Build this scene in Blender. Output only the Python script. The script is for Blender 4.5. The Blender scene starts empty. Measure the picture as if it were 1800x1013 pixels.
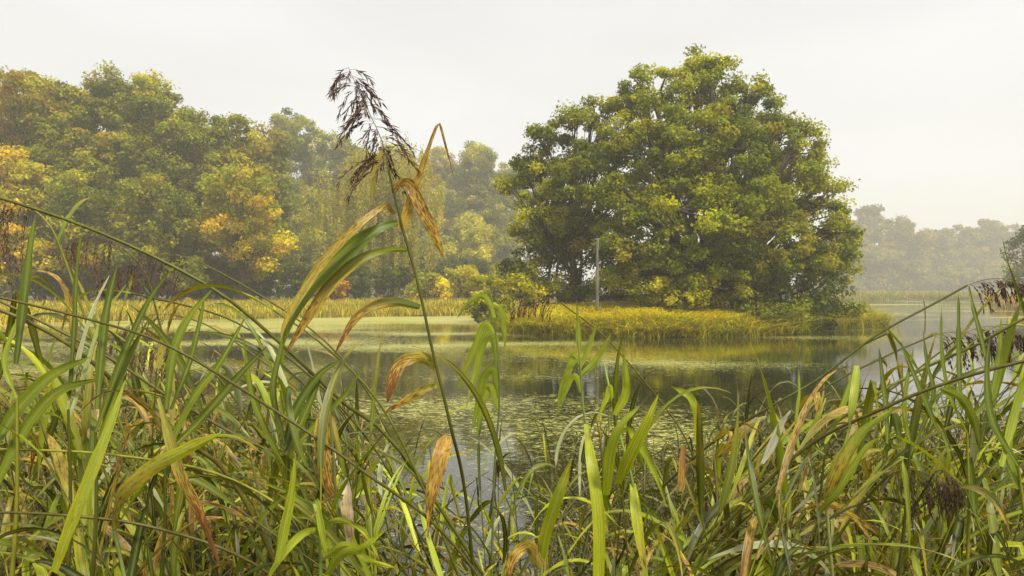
import bpy, math, random
import numpy as np
from mathutils import Vector

random.seed(7)
RNG = np.random.default_rng(7)
S = bpy.context.scene
COL = S.collection
H = 1.9          # eye height above the water
F = 1200.0       # focal length in photograph pixels
CX, CY = 900.0, 506.5

def P(px, py, Y):
    return np.array([(px - CX) / F * Y, Y, H - (py - CY) / F * Y])

# ------------------------------------------------------------------ scene
world = bpy.data.worlds.new("World"); S.world = world; world.use_nodes = True
S.view_settings.view_transform = 'Standard'; S.view_settings.look = 'None'
S.view_settings.exposure = 1.33; S.view_settings.gamma = 1.0
S.view_settings.use_curve_mapping = False
S.cycles.use_denoising = True
S.cycles.max_bounces = 8; S.cycles.diffuse_bounces = 3; S.cycles.glossy_bounces = 3
S.cycles.transmission_bounces = 6; S.cycles.volume_bounces = 4; S.cycles.transparent_max_bounces = 8
S.cycles.sample_clamp_indirect = 6.0

cam_d = bpy.data.cameras.new("camera"); cam = bpy.data.objects.new("camera", cam_d)
COL.objects.link(cam); S.camera = cam
cam_d.sensor_width = 36; cam_d.lens = 24; cam_d.clip_start = 0.05; cam_d.clip_end = 3000
cam.location = (0, 0, H); cam.rotation_euler = (math.radians(90), 0, 0)

SUN_EL, SUN_AZ = math.radians(58), math.radians(148)   # azimuth measured from +Y clockwise
# ---- world: overcast sky (Nishita veiled by a cloud deck)
nt = world.node_tree; nt.nodes.clear()
out = nt.nodes.new('ShaderNodeOutputWorld'); bg = nt.nodes.new('ShaderNodeBackground')
sky = nt.nodes.new('ShaderNodeTexSky'); sky.sky_type = 'NISHITA'; sky.sun_disc = False
sky.sun_elevation = SUN_EL; sky.sun_rotation = SUN_AZ
mix = nt.nodes.new('ShaderNodeMixRGB'); mix.inputs[0].default_value = 0.93
tc = nt.nodes.new('ShaderNodeTexCoord'); mp = nt.nodes.new('ShaderNodeMapping')
mp.inputs['Scale'].default_value = (1, 1, 3.5)
nz = nt.nodes.new('ShaderNodeTexNoise'); nz.inputs['Scale'].default_value = 1.6; nz.inputs['Detail'].default_value = 3
rp = nt.nodes.new('ShaderNodeValToRGB')
rp.color_ramp.elements[0].position = 0.3; rp.color_ramp.elements[0].color = (0.83, 0.822, 0.80, 1)
rp.color_ramp.elements[1].position = 0.7; rp.color_ramp.elements[1].color = (1.0, 0.992, 0.97, 1)
sc_ = nt.nodes.new('ShaderNodeVectorMath'); sc_.operation = 'SCALE'; sc_.inputs['Scale'].default_value = 3.95
nt.links.new(tc.outputs['Generated'], mp.inputs[0]); nt.links.new(mp.outputs[0], nz.inputs['Vector'])
nt.links.new(nz.outputs['Fac'], rp.inputs[0]); nt.links.new(rp.outputs[0], sc_.inputs[0])
nt.links.new(sky.outputs[0], mix.inputs[1]); nt.links.new(sc_.outputs[0], mix.inputs[2])
nt.links.new(mix.outputs[0], bg.inputs[0]); bg.inputs[1].default_value = 0.1
nt.links.new(bg.outputs[0], out.inputs[0])

sd = bpy.data.lights.new("sun", 'SUN'); sd.energy = 2.2; sd.angle = math.radians(10); sd.color = (1.0, 0.92, 0.76)
so = bpy.data.objects.new("sun", sd); COL.objects.link(so); so.location = (0, 0, 60)
sdir = Vector((math.sin(SUN_AZ) * math.cos(SUN_EL), math.cos(SUN_AZ) * math.cos(SUN_EL), math.sin(SUN_EL)))
so.rotation_euler = sdir.to_track_quat('Z', 'Y').to_euler()

# ------------------------------------------------------------------ materials
def mat(name):
    m = bpy.data.materials.new(name); m.use_nodes = True; m.node_tree.nodes.clear()
    t = m.node_tree; o = t.nodes.new('ShaderNodeOutputMaterial')
    return m, t, o
def N(t, k, **kw):
    n = t.nodes.new(k)
    for a, b in kw.items():
        if a in n.inputs: n.inputs[a].default_value = b
        else: setattr(n, a, b)
    return n
def principled(t, **kw):
    p = t.nodes.new('ShaderNodeBsdfPrincipled')
    for a, b in kw.items(): p.inputs[a.replace('_', ' ')].default_value = b
    return p
def ramp(t, stops):
    r = t.nodes.new('ShaderNodeValToRGB'); e = r.color_ramp.elements
    while len(e) < len(stops): e.new(0.5)
    for i, (p, c) in enumerate(stops):
        e[i].position = p; e[i].color = c if len(c) == 4 else (*c, 1)
    return r

def foliage_mat(name, rough=0.55, trans=0.42, spec=0.15, tint=1.0):
    m, t, o = mat(name); L = t.links.new
    a = N(t, 'ShaderNodeAttribute'); a.attribute_name = 'col'
    p = principled(t, Roughness=rough); p.inputs['Specular IOR Level'].default_value = spec
    tr = t.nodes.new('ShaderNodeBsdfTranslucent'); g = N(t, 'ShaderNodeHueSaturation'); g.inputs['Saturation'].default_value = 1.3; g.inputs['Value'].default_value = 1.4
    mx = t.nodes.new('ShaderNodeMixShader'); mx.inputs[0].default_value = trans
    L(a.outputs['Color'], p.inputs['Base Color']); L(a.outputs['Color'], g.inputs['Color']); L(g.outputs[0], tr.inputs['Color'])
    L(p.outputs[0], mx.inputs[1]); L(tr.outputs[0], mx.inputs[2]); L(mx.outputs[0], o.inputs[0])
    return m
M_FOL = foliage_mat('foliage')
M_GRASS = foliage_mat('bank_grass', rough=0.6, trans=0.4, spec=0.12)

def reed_leaf_mat():
    m, t, o = mat('reed_leaf'); L = t.links.new
    a = N(t, 'ShaderNodeAttribute'); a.attribute_name = 'col'
    uv = N(t, 'ShaderNodeAttribute'); uv.attribute_name = 'luv'       # (across m, along m, seed)
    dry = N(t, 'ShaderNodeAttribute'); dry.attribute_name = 'dry'
    # veins
    mp = N(t, 'ShaderNodeMapping'); mp.inputs['Scale'].default_value = (900, 6, 1)
    v = N(t, 'ShaderNodeTexNoise', Scale=1.0, Detail=2.0)
    L(uv.outputs['Vector'], mp.inputs[0]); L(mp.outputs[0], v.inputs['Vector'])
    vr = ramp(t, [(0.3, (0.5,)*3), (0.7, (1.3,)*3)]); L(v.outputs['Fac'], vr.inputs[0])
    mul = N(t, 'ShaderNodeMixRGB', blend_type='MULTIPLY'); mul.inputs[0].default_value = 0.8
    L(a.outputs['Color'], mul.inputs[1]); L(vr.outputs[0], mul.inputs[2])
    # yellow mottling
    mp1 = N(t, 'ShaderNodeMapping'); mp1.inputs['Scale'].default_value = (140, 9, 1)
    n1 = N(t, 'ShaderNodeTexNoise', Scale=1.0, Detail=4.0)
    L(uv.outputs['Vector'], mp1.inputs[0]); L(mp1.outputs[0], n1.inputs['Vector'])
    ad1 = N(t, 'ShaderNodeMath', operation='ADD'); L(n1.outputs['Fac'], ad1.inputs[0]); L(dry.outputs['Fac'], ad1.inputs[1])
    r1 = ramp(t, [(0.66, (0,)*3), (1.0, (1,)*3)]); L(ad1.outputs[0], r1.inputs[0])
    m1 = N(t, 'ShaderNodeMixRGB'); m1.inputs[2].default_value = (0.50, 0.36, 0.05, 1)
    L(r1.outputs[0], m1.inputs[0]); L(mul.outputs[0], m1.inputs[1])
    # brown spots and streaks
    mp2 = N(t, 'ShaderNodeMapping'); mp2.inputs['Scale'].default_value = (420, 60, 1)
    n2 = N(t, 'ShaderNodeTexNoise', Scale=1.0, Detail=5.0)
    L(uv.outputs['Vector'], mp2.inputs[0]); L(mp2.outputs[0], n2.inputs['Vector'])
    ad2 = N(t, 'ShaderNodeMath', operation='MULTIPLY_ADD'); L(dry.outputs['Fac'], ad2.inputs[0]); ad2.inputs[1].default_value = 0.62; L(n2.outputs['Fac'], ad2.inputs[2])
    r2 = ramp(t, [(0.68, (0,)*3), (0.86, (1,)*3)]); L(ad2.outputs[0], r2.inputs[0])
    m2 = N(t, 'ShaderNodeMixRGB')
    brn = N(t, 'ShaderNodeMixRGB'); brn.inputs[1].default_value = (0.05, 0.02, 0.008, 1); brn.inputs[2].default_value = (0.27, 0.11, 0.03, 1)
    L(v.outputs['Fac'], brn.inputs[0]); L(brn.outputs[0], m2.inputs[2])
    L(r2.outputs[0], m2.inputs[0]); L(m1.outputs[0], m2.inputs[1])
    mp3 = N(t, 'ShaderNodeMapping'); mp3.inputs['Scale'].default_value = (900, 260, 1)
    n3 = N(t, 'ShaderNodeTexNoise', Scale=1.0, Detail=2.0); L(uv.outputs['Vector'], mp3.inputs[0]); L(mp3.outputs[0], n3.inputs['Vector'])
    r3 = ramp(t, [(0.66, (0,)*3), (0.72, (.85,)*3)]); L(n3.outputs['Fac'], r3.inputs[0])
    m3 = N(t, 'ShaderNodeMixRGB'); m3.inputs[2].default_value = (.09, .04, .01, 1); L(r3.outputs[0], m3.inputs[0]); L(m2.outputs[0], m3.inputs[1]); m2 = m3
    p = principled(t, Roughness=0.38); p.inputs['Specular IOR Level'].default_value = 0.32
    rr = ramp(t, [(0.0, (0.30,)*3), (1.0, (0.55,)*3)]); L(dry.outputs['Fac'], rr.inputs[0]); L(rr.outputs[0], p.inputs['Roughness'])
    bp = N(t, 'ShaderNodeBump', Strength=0.5, Distance=0.002); L(v.outputs['Fac'], bp.inputs['Height']); L(bp.outputs[0], p.inputs['Normal'])
    tr = t.nodes.new('ShaderNodeBsdfTranslucent')
    hs = N(t, 'ShaderNodeHueSaturation'); hs.inputs['Saturation'].default_value = 1.1; hs.inputs['Value'].default_value = 1.2
    L(m2.outputs[0], hs.inputs['Color']); L(hs.outputs[0], tr.inputs['Color'])
    mx = t.nodes.new('ShaderNodeMixShader'); mx.inputs[0].default_value = 0.22
    L(m2.outputs[0], p.inputs['Base Color']); L(p.outputs[0], mx.inputs[1]); L(tr.outputs[0], mx.inputs[2]); L(mx.outputs[0], o.inputs[0])
    return m
M_LEAF = reed_leaf_mat()

def simple_attr_mat(name, rough, spec, nscale, lo=0.7, hi=1.2, bump=0.3):
    m, t, o = mat(name); L = t.links.new
    a = N(t, 'ShaderNodeAttribute'); a.attribute_name = 'col'
    g = N(t, 'ShaderNodeTexCoord'); mp = N(t, 'ShaderNodeMapping'); mp.inputs['Scale'].default_value = nscale
    n = N(t, 'ShaderNodeTexNoise', Scale=1.0, Detail=4.0)
    L(g.outputs['Object'], mp.inputs[0]); L(mp.outputs[0], n.inputs['Vector'])
    r = ramp(t, [(0.3, (lo,)*3), (0.7, (hi,)*3)]); L(n.outputs['Fac'], r.inputs[0])
    mu = N(t, 'ShaderNodeMixRGB', blend_type='MULTIPLY'); mu.inputs[0].default_value = 1
    L(a.outputs['Color'], mu.inputs[1]); L(r.outputs[0], mu.inputs[2])
    p = principled(t, Roughness=rough); p.inputs['Specular IOR Level'].default_value = spec
    bp = N(t, 'ShaderNodeBump', Strength=bump, Distance=0.02); L(n.outputs['Fac'], bp.inputs['Height']); L(bp.outputs[0], p.inputs['Normal'])
    L(mu.outputs[0], p.inputs['Base Color']); L(p.outputs[0], o.inputs[0])
    return m
M_STEM = simple_attr_mat('reed_stem', 0.45, 0.25, (60, 60, 12), 0.7, 1.15, 0.05)
M_PLUME = simple_attr_mat('seed_head', 0.6, 0.3, (200, 200, 200), 0.6, 1.3, 0.05)
M_BARK = simple_attr_mat('bark', 0.85, 0.2, (6, 6, 1.2), 0.55, 1.25, 0.9)

def birch_mat():
    m, t, o = mat('birch_bark'); L = t.links.new
    g = N(t, 'ShaderNodeTexCoord'); mp = N(t, 'ShaderNodeMapping'); mp.inputs['Scale'].default_value = (2, 2, 9)
    n = N(t, 'ShaderNodeTexNoise', Scale=1.0, Detail=4.0); L(g.outputs['Object'], mp.inputs[0]); L(mp.outputs[0], n.inputs['Vector'])
    r = ramp(t, [(0.42, (0.05, 0.045, 0.04)), (0.5, (0.75, 0.72, 0.64))]); L(n.outputs['Fac'], r.inputs[0])
    p = principled(t, Roughness=0.7); L(r.outputs[0], p.inputs['Base Color']); L(p.outputs[0], o.inputs[0]); return m
M_BIRCH = birch_mat()

def ground_mat():
    m, t, o = mat('ground'); L = t.links.new
    g = N(t, 'ShaderNodeTexCoord'); n = N(t, 'ShaderNodeTexNoise', Scale=0.8, Detail=8.0); L(g.outputs['Object'], n.inputs['Vector'])
    r = ramp(t, [(0.35, (0.035, 0.028, 0.015)), (0.55, (0.09, 0.085, 0.03)), (0.7, (0.16, 0.14, 0.04))]); L(n.outputs['Fac'], r.inputs[0])
    p = principled(t, Roughness=0.9); L(r.outputs[0], p.inputs['Base Color'])
    bp = N(t, 'ShaderNodeBump', Strength=0.6, Distance=0.1); L(n.outputs['Fac'], bp.inputs['Height']); L(bp.outputs[0], p.inputs['Normal'])
    L(p.outputs[0], o.inputs[0]); return m
M_GROUND = ground_mat()

def water_mat():
    m, t, o = mat('pond_water'); L = t.links.new
    g = N(t, 'ShaderNodeTexCoord')
    # ripples
    mpr = N(t, 'ShaderNodeMapping'); mpr.inputs['Scale'].default_value = (1.0, 2.2, 1); L(g.outputs['Object'], mpr.inputs[0])
    rn = N(t, 'ShaderNodeTexNoise', Scale=3.0, Detail=3.0); L(mpr.outputs[0], rn.inputs['Vector'])
    bp = N(t, 'ShaderNodeBump', Strength=0.06, Distance=0.03); L(rn.outputs['Fac'], bp.inputs['Height'])
    w = principled(t, Roughness=0.03); w.inputs['Base Color'].default_value = (0.016, 0.018, 0.003, 1); w.inputs['IOR'].default_value = 1.75
    L(bp.outputs[0], w.inputs['Normal'])
    # floating duckweed mats
    big = N(t, 'ShaderNodeTexNoise', Scale=0.11, Detail=2.0)
    mpb = N(t, 'ShaderNodeMapping'); mpb.inputs['Scale'].default_value = (0.7, 1.5, 1); L(g.outputs['Object'], mpb.inputs[0]); L(mpb.outputs[0], big.inputs['Vector'])
    mps = N(t, 'ShaderNodeMapping'); mps.inputs['Scale'].default_value = (0.6, 1.5, 1); L(g.outputs['Object'], mps.inputs[0])
    sm = N(t, 'ShaderNodeTexNoise', Scale=9.5, Detail=8.0, Roughness=0.8, Distortion=1.4); L(mps.outputs[0], sm.inputs['Vector'])
    ma = N(t, 'ShaderNodeMath', operation='MULTIPLY_ADD'); L(big.outputs['Fac'], ma.inputs[0]); ma.inputs[1].default_value = 0.68; L(sm.outputs['Fac'], ma.inputs[2])
    # denser far from the near bank and towards the left shore
    sx = N(t, 'ShaderNodeSeparateXYZ'); L(g.outputs['Object'], sx.inputs[0])
    mr = N(t, 'ShaderNodeMapRange'); mr.inputs['From Min'].default_value = 4; mr.inputs['From Max'].default_value = 42
    mr.inputs['To Min'].default_value = -0.085; mr.inputs['To Max'].default_value = 0.0; L(sx.outputs['Y'], mr.inputs['Value'])
    mr2 = N(t, 'ShaderNodeMapRange'); mr2.inputs['From Min'].default_value = -8; mr2.inputs['From Max'].default_value = 22
    mr2.inputs['To Min'].default_value = 0.03; mr2.inputs['To Max'].default_value = -0.07; L(sx.outputs['X'], mr2.inputs['Value'])
    a1 = N(t, 'ShaderNodeMath', operation='ADD'); L(ma.outputs[0], a1.inputs[0]); L(mr.outputs[0], a1.inputs[1])
    a2 = N(t, 'ShaderNodeMath', operation='ADD'); L(a1.outputs[0], a2.inputs[0]); L(mr2.outputs[0], a2.inputs[1])
    bnd = ramp(t, [(0.0, (0,)*3), (0.62, (0,)*3), (0.70, (1,)*3), (0.82, (1,)*3), (0.9, (0.2,)*3)])
    my = N(t, 'ShaderNodeMath', operation='MULTIPLY'); L(sx.outputs['Y'], my.inputs[0]); my.inputs[1].default_value = 0.02; L(my.outputs[0], bnd.inputs[0])
    mxx = N(t, 'ShaderNodeMapRange'); mxx.inputs['From Min'].default_value = -3; mxx.inputs['From Max'].default_value = 0.5
    mxx.inputs['To Min'].default_value = 0.05; mxx.inputs['To Max'].default_value = 0.0; L(sx.outputs['X'], mxx.inputs['Value'])
    mbb = N(t, 'ShaderNodeMath', operation='MULTIPLY_ADD'); L(bnd.outputs[0], mbb.inputs[0]); L(mxx.outputs[0], mbb.inputs[1]); L(a2.outputs[0], mbb.inputs[2]); a2 = mbb
    rm = ramp(t, [(0.835, (0,)*3), (0.875, (1,)*3)]); L(a2.outputs[0], rm.inputs[0])
    fine = N(t, 'ShaderNodeTexNoise', Scale=22.0, Detail=4.0); L(g.outputs['Object'], fine.inputs['Vector'])
    dc = ramp(t, [(0.3, (0.10, 0.105, 0.015)), (0.5, (0.34, 0.34, 0.06)), (0.66, (0.66, 0.62, 0.26))]); L(fine.outputs['Fac'], dc.inputs[0])
    d = principled(t, Roughness=0.45); L(dc.outputs[0], d.inputs['Base Color'])
    bd = N(t, 'ShaderNodeBump', Strength=0.4, Distance=0.01); L(fine.outputs['Fac'], bd.inputs['Height']); L(bd.outputs[0], d.inputs['Normal'])
    mx = t.nodes.new('ShaderNodeMixShader'); L(rm.outputs[0], mx.inputs[0]); L(w.outputs[0], mx.inputs[1]); L(d.outputs[0], mx.inputs[2])
    L(mx.outputs[0], o.inputs[0]); return m
M_WATER = water_mat()

# ------------------------------------------------------------------ mesh helpers
def mesh(name, V, Q, material, parent=None, col=None, luv=None, dry=None, smooth=True, T=None):
    me = bpy.data.meshes.new(name)
    V = np.asarray(V, np.float32); Q = np.asarray(Q, np.int32).reshape(-1, 4)
    nq = len(Q); nt_ = 0 if T is None else len(T)
    me.vertices.add(len(V)); me.vertices.foreach_set('co', V.ravel())
    loops = Q.ravel() if not nt_ else np.concatenate([Q.ravel(), np.asarray(T, np.int32).ravel()])
    me.loops.add(len(loops)); me.loops.foreach_set('vertex_index', loops)
    me.polygons.add(nq + nt_)
    st = np.arange(nq) * 4
    if nt_: st = np.concatenate([st, nq * 4 + np.arange(nt_) * 3])
    me.polygons.foreach_set('loop_start', st.astype(np.int32))
    me.update(calc_edges=True)
    if smooth: me.polygons.foreach_set('use_smooth', np.ones(nq + nt_, bool))
    if col is not None:
        c = np.ones((len(V), 4), np.float32); c[:, :3] = col
        at = me.attributes.new('col', 'FLOAT_COLOR', 'POINT'); at.data.foreach_set('color', c.ravel())
    if luv is not None:
        at = me.attributes.new('luv', 'FLOAT_VECTOR', 'POINT'); at.data.foreach_set('vector', np.asarray(luv, np.float32).ravel())
    if dry is not None:
        at = me.attributes.new('dry', 'FLOAT', 'POINT'); at.data.foreach_set('value', np.asarray(dry, np.float32).ravel())
    me.materials.append(material)
    o = bpy.data.objects.new(name, me); COL.objects.link(o)
    if parent is not None: o.parent = parent
    return o
def tag(o, label, cat, group=None):
    o['label'] = label; o['category'] = cat
    if group: o['group'] = group
    return o
def thing(name, loc, label, cat, group=None):
    o = bpy.data.objects.new(name, None); COL.objects.link(o); o.location = tuple(float(v) for v in loc)
    o.empty_display_size = 0.1
    return tag(o, label, cat, group)

def unit(v):
    n = np.linalg.norm(v, axis=-1, keepdims=True); return v / np.maximum(n, 1e-9)

def smooth_path(pts, n):
    p = np.asarray(pts, float); m = len(p)
    if m == 2:
        t = np.linspace(0, 1, n)[:, None]; return p[0] * (1 - t) + p[1] * t
    ext = np.vstack([2 * p[0] - p[1], p, 2 * p[-1] - p[-2]])
    seg = np.linalg.norm(np.diff(p, axis=0), axis=1); cum = np.concatenate([[0], np.cumsum(seg)]); cum /= cum[-1]
    res = []
    for s in np.linspace(0, 1, n):
        i = min(np.searchsorted(cum, s, side='right') - 1, m - 2); u = (s - cum[i]) / max(cum[i + 1] - cum[i], 1e-9)
        a, b, c, d = ext[i], ext[i + 1], ext[i + 2], ext[i + 3]
        res.append(0.5 * ((2 * b) + (-a + c) * u + (2 * a - 5 * b + 4 * c - d) * u * u + (-a + 3 * b - 3 * c + d) * u ** 3))
    return np.array(res)

def tube(path, radii, k=6):
    path = np.asarray(path, float); n = len(path)
    T = unit(np.gradient(path, axis=0)); ref = np.array([0.31, 0.87, 0.2])
    A = unit(np.cross(T, ref)); B = np.cross(T, A)
    an = np.arange(k) / k * 2 * np.pi
    V = path[:, None, :] + np.asarray(radii)[:, None, None] * (np.cos(an)[None, :, None] * A[:, None, :] + np.sin(an)[None, :, None] * B[:, None, :])
    i = np.arange(n - 1)[:, None] * k; j = np.arange(k)[None, :]; j2 = (j + 1) % k
    Q = np.stack([i + j, i + j2, i + k + j2, i + k + j], -1).reshape(-1, 4)
    return V.reshape(-1, 3), Q

class Acc:
    def __init__(s): s.V = []; s.Q = []; s.C = []; s.U = []; s.D = []; s.n = 0
    def add(s, V, Q, c=None, u=None, d=None):
        s.V.append(V); s.Q.append(np.asarray(Q) + s.n); s.n += len(V)
        if c is not None: s.C.append(np.broadcast_to(c, (len(V), 3)))
        if u is not None: s.U.append(u)
        if d is not None: s.D.append(d)
    def build(s, name, m, parent=None, smooth=True):
        return mesh(name, np.vstack(s.V), np.vstack(s.Q), m, parent,
                    col=np.vstack(s.C) if s.C else None, luv=np.vstack(s.U) if s.U else None,
                    dry=np.concatenate(s.D) if s.D else None, smooth=smooth)

# ------------------------------------------------------------------ terrain
SH_PX = np.array([-6000, -1500, -300, 0, 100, 400, 600, 850, 900, 1000, 1400, 1500, 1600, 1735, 1762, 1800, 2000, 3000, 8000.])
SH_PY = np.array([640, 600, 578, 570, 566, 560, 557, 554, 551, 543, 530, 528, 527, 528, 540, 545, 556, 590, 640.])
def shore_Y(px): return H * F / (np.interp(px, SH_PX, SH_PY) - CY)
ISL = np.array([(-.3, 31.5), (.2, 29.6), (0.7, 28.4), (2, 27.3), (4.4, 26.7), (7, 26.7), (9.6, 27.3), (12, 29), (15, 31.5), (18, 34.5), (19.8, 36.8), (19, 39), (14, 42), (7, 43), (2, 40), (-1, 36)])
def poly_sd(x, y, poly):
    d = np.full(x.shape, 1e9); inside = np.zeros(x.shape, bool); n = len(poly)
    for i in range(n):
        a = poly[i]; b = poly[(i + 1) % n]; e = b - a
        t = np.clip(((x - a[0]) * e[0] + (y - a[1]) * e[1]) / (e @ e), 0, 1)
        d = np.minimum(d, np.hypot(x - a[0] - t * e[0], y - a[1] - t * e[1]))
        c = ((a[1] > y) != (b[1] > y)) & (x < (b[0] - a[0]) * (y - a[1]) / (b[1] - a[1] + 1e-12) + a[0])
        inside ^= c
    return np.where(inside, d, -d)
def wob(x, y): return 0.35 * np.sin(x * 1.3 + 0.7 * np.sin(y)) + 0.2 * np.sin(x * 3.1 + 1.1) + 0.15 * np.sin(x * 7.3 + y)
def near_sd(x, y): return 1.3 + 0.10 * np.abs(x) ** 1.3 + 0.2 * np.sin(x * 2) - y
def ground_h(x, y):
    yy = np.maximum(y, 0.5)
    d1 = (y - shore_Y(CX + F * x / yy)) * 0.8 + wob(x * .6, y * .2) * 0.8
    d2 = poly_sd(x, y, ISL) + wob(x, y) * 0.35
    d3 = near_sd(x, y)
    far = np.clip(d1 / 1.5, -1, 1) * 0.3 + np.clip(d1 / 40, 0, 1) * 0.6
    isl = np.clip(d2 / 1.3, -1, 1) * 0.38 + np.clip(d2 / 5, 0, 1) * 0.15 + np.clip(d2 / 3.5, 0, 1) * 0.3 * np.clip((11 - x) / 5, 0, 1)
    nr = np.clip(d3 / 1.0, -1, 1) * 0.25
    return np.maximum(np.maximum(far, isl), nr) + 0.03 * np.sin(x * 2.1) * np.sin(y * 1.7)

xs = np.unique(np.concatenate([np.linspace(-400, -60, 35), np.linspace(-60, 60, 241), np.linspace(60, 400, 35)]))
ys = np.unique(np.concatenate([np.linspace(-60, -4, 12), np.linspace(-4, 60, 161), np.linspace(60, 130, 61), np.linspace(130, 420, 30)]))
GX, GY = np.meshgrid(xs, ys); GZ = ground_h(GX, GY)
nx, ny = len(xs), len(ys)
i = np.arange(ny - 1)[:, None] * nx; j = np.arange(nx - 1)[None, :]
Q = np.stack([i + j, i + j + 1, i + nx + j + 1, i + nx + j], -1).reshape(-1, 4)
g = mesh('ground', np.stack([GX, GY, GZ], -1).reshape(-1, 3), Q, M_GROUND); g['kind'] = 'structure'
V = [(-150, -3, 0), (150, -3, 0), (150, 125, 0), (-150, 125, 0)]
w = mesh('water', V, [(0, 1, 2, 3)], M_WATER, smooth=False); w['kind'] = 'structure'

# ------------------------------------------------------------------ haze
hz, t, o = mat('haze_air'); hv = t.nodes.new('ShaderNodeVolumePrincipled')
hv.inputs['Density'].default_value = 0.0021; hv.inputs['Color'].default_value = (1.0, 0.975, 0.90, 1); hv.inputs['Anisotropy'].default_value = 0.2
t.links.new(hv.outputs[0], o.inputs['Volume'])
b0 = np.array([[-410, -70, -2.2], [410, -70, -2.2], [410, 430, -2.2], [-410, 430, -2.2], [-410, -70, 40], [410, -70, 40], [410, 430, 40], [-410, 430, 40]])
hb = mesh('haze', b0, [(0, 3, 2, 1), (4, 5, 6, 7), (0, 1, 5, 4), (1, 2, 6, 5), (2, 3, 7, 6), (3, 0, 4, 7)], hz, smooth=False); hb['kind'] = 'stuff'

# ------------------------------------------------------------------ trees
def clump_leaves(rng, centres, rad, cols, per, size, flat=0.7, droop=0.0, colj=0.18):
    n = len(centres); C = np.repeat(centres, per, 0); R = np.repeat(rad, per)[:, None]; K = np.repeat(cols, per, 0)
    m = n * per
    d = unit(rng.normal(size=(m, 3)))
    r = rng.random((m, 1)) ** 0.45
    r = r * (1 + 0.25 * rng.normal(size=(m, 1)) * (rng.random((m, 1)) < 0.15))
    pos = C + d * r * R * np.array([1, 1, flat])
    if droop: pos[:, 2] -= droop * rng.random(m) ** 2
    nrm = unit(d * 0.8 + np.array([0, 0, 0.55]) + rng.normal(size=(m, 3)) * 0.55)
    a = unit(np.cross(nrm, rng.normal(size=(m, 3)))); b = np.cross(nrm, a)
    if droop: a = unit(a * 0.5 + np.array([0, 0, -1.0])); b = unit(np.cross(nrm, a))
    s = size * rng.uniform(0.6, 1.35, (m, 1))
    bend = nrm * s * rng.uniform(-0.15, 0.25, (m, 1))
    wv = s * rng.uniform(0.28, 0.48, (m, 1))
    sh = rng.uniform(-0.15, 0.25, (m, 1))
    V = np.stack([pos - a * s * 0.5 - bend * 0.6, pos + b * wv + a * s * sh + bend, pos + a * s * 0.5 - bend * 0.6, pos - b * wv + a * s * sh + bend], 1).reshape(-1, 3)
    Q = np.arange(m * 4).reshape(-1, 4)
    K = K * (1 + colj * rng.normal(size=(m, 1))) + rng.normal(size=(m, 3)) * 0.006
    K = np.clip(K, 0.005, 0.9); col = np.repeat(K, 4, 0)
    return V, Q, col

def lobe_clumps(rng, lobes, rc, dens=1.0, under=0.35):
    out = []; lob = np.array(lobes, float)
    for li, L in enumerate(lob):
        c, r = L[:3], L[3:6]
        area = 4 * np.pi * np.mean([r[0] * r[1], r[0] * r[2], r[1] * r[2]])
        n = max(6, int(dens * 0.75 * area / (np.pi * rc * rc)))
        d = unit(rng.normal(size=(n, 3)))
        k = rng.uniform(0.72, 1.0, (n, 1)) + (rng.random((n, 1)) < 0.10) * rng.uniform(0.05, 0.2, (n, 1))
        p = c + d * r * k
        keep = (d[:, 2] > -0.45) | (rng.random(n) < under)
        for lj, M_ in enumerate(lob):
            if lj != li: keep &= ~((((p - M_[:3]) / M_[3:6]) ** 2).sum(1) < 0.5)
        for q in p[keep]: out.append((*q, li))
        m = max(2, n // 7); q = c + unit(rng.normal(size=(m, 3))) * r * rng.uniform(0.1, .7, (m, 1))
        for qq in q: out.append((*qq, li))
    return np.array(out)

def limb_tubes(rng, acc, base, lobes, tr_r, fork, col, clumps=None, nb=40):
    lob = np.array(lobes, float)
    top = np.array([base[0] + (fork[0] - base[0]), fork[1], fork[2]])
    mid = (base + top) / 2 + rng.normal(size=3) * 0.04 * (top[2] - base[2])
    tp = smooth_path([base - np.array([0, 0, .5]), base, mid, top], 9)
    acc.add(*tube(tp, np.linspace(tr_r * 1.25, tr_r * 0.75, 9) + tr_r * 0.4 * np.exp(-np.linspace(0, 6, 9)), 9), col)
    for L in lob:
        e = L[:3] + np.array([0, 0, 0.25 * L[5]])
        s = tp[-1 - rng.integers(0, 4)]; m1 = s + (e - s) * 0.45 + rng.normal(size=3) * 0.06 * np.linalg.norm(e - s) - np.array([0, 0, .08]) * np.linalg.norm(e - s)
        pp = smooth_path([s, m1, e], 8); r0 = tr_r * rng.uniform(0.28, 0.5)
        acc.add(*tube(pp, np.linspace(r0, 0.03 + 0.1 * r0, 8), 6), col)
        if clumps is not None:
            cs = clumps[clumps[:, 3] == np.where((lob == L).all(1))[0][0]]
            for q in cs[rng.permutation(len(cs))[:nb]]:
                s2 = pp[rng.integers(2, 8)]; m2 = (s2 + q[:3]) / 2 + rng.normal(size=3) * 0.15
                acc.add(*tube(smooth_path([s2, m2, q[:3]], 5), np.linspace(0.12 * tr_r + .01, 0.008, 5), 4), col)

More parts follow.
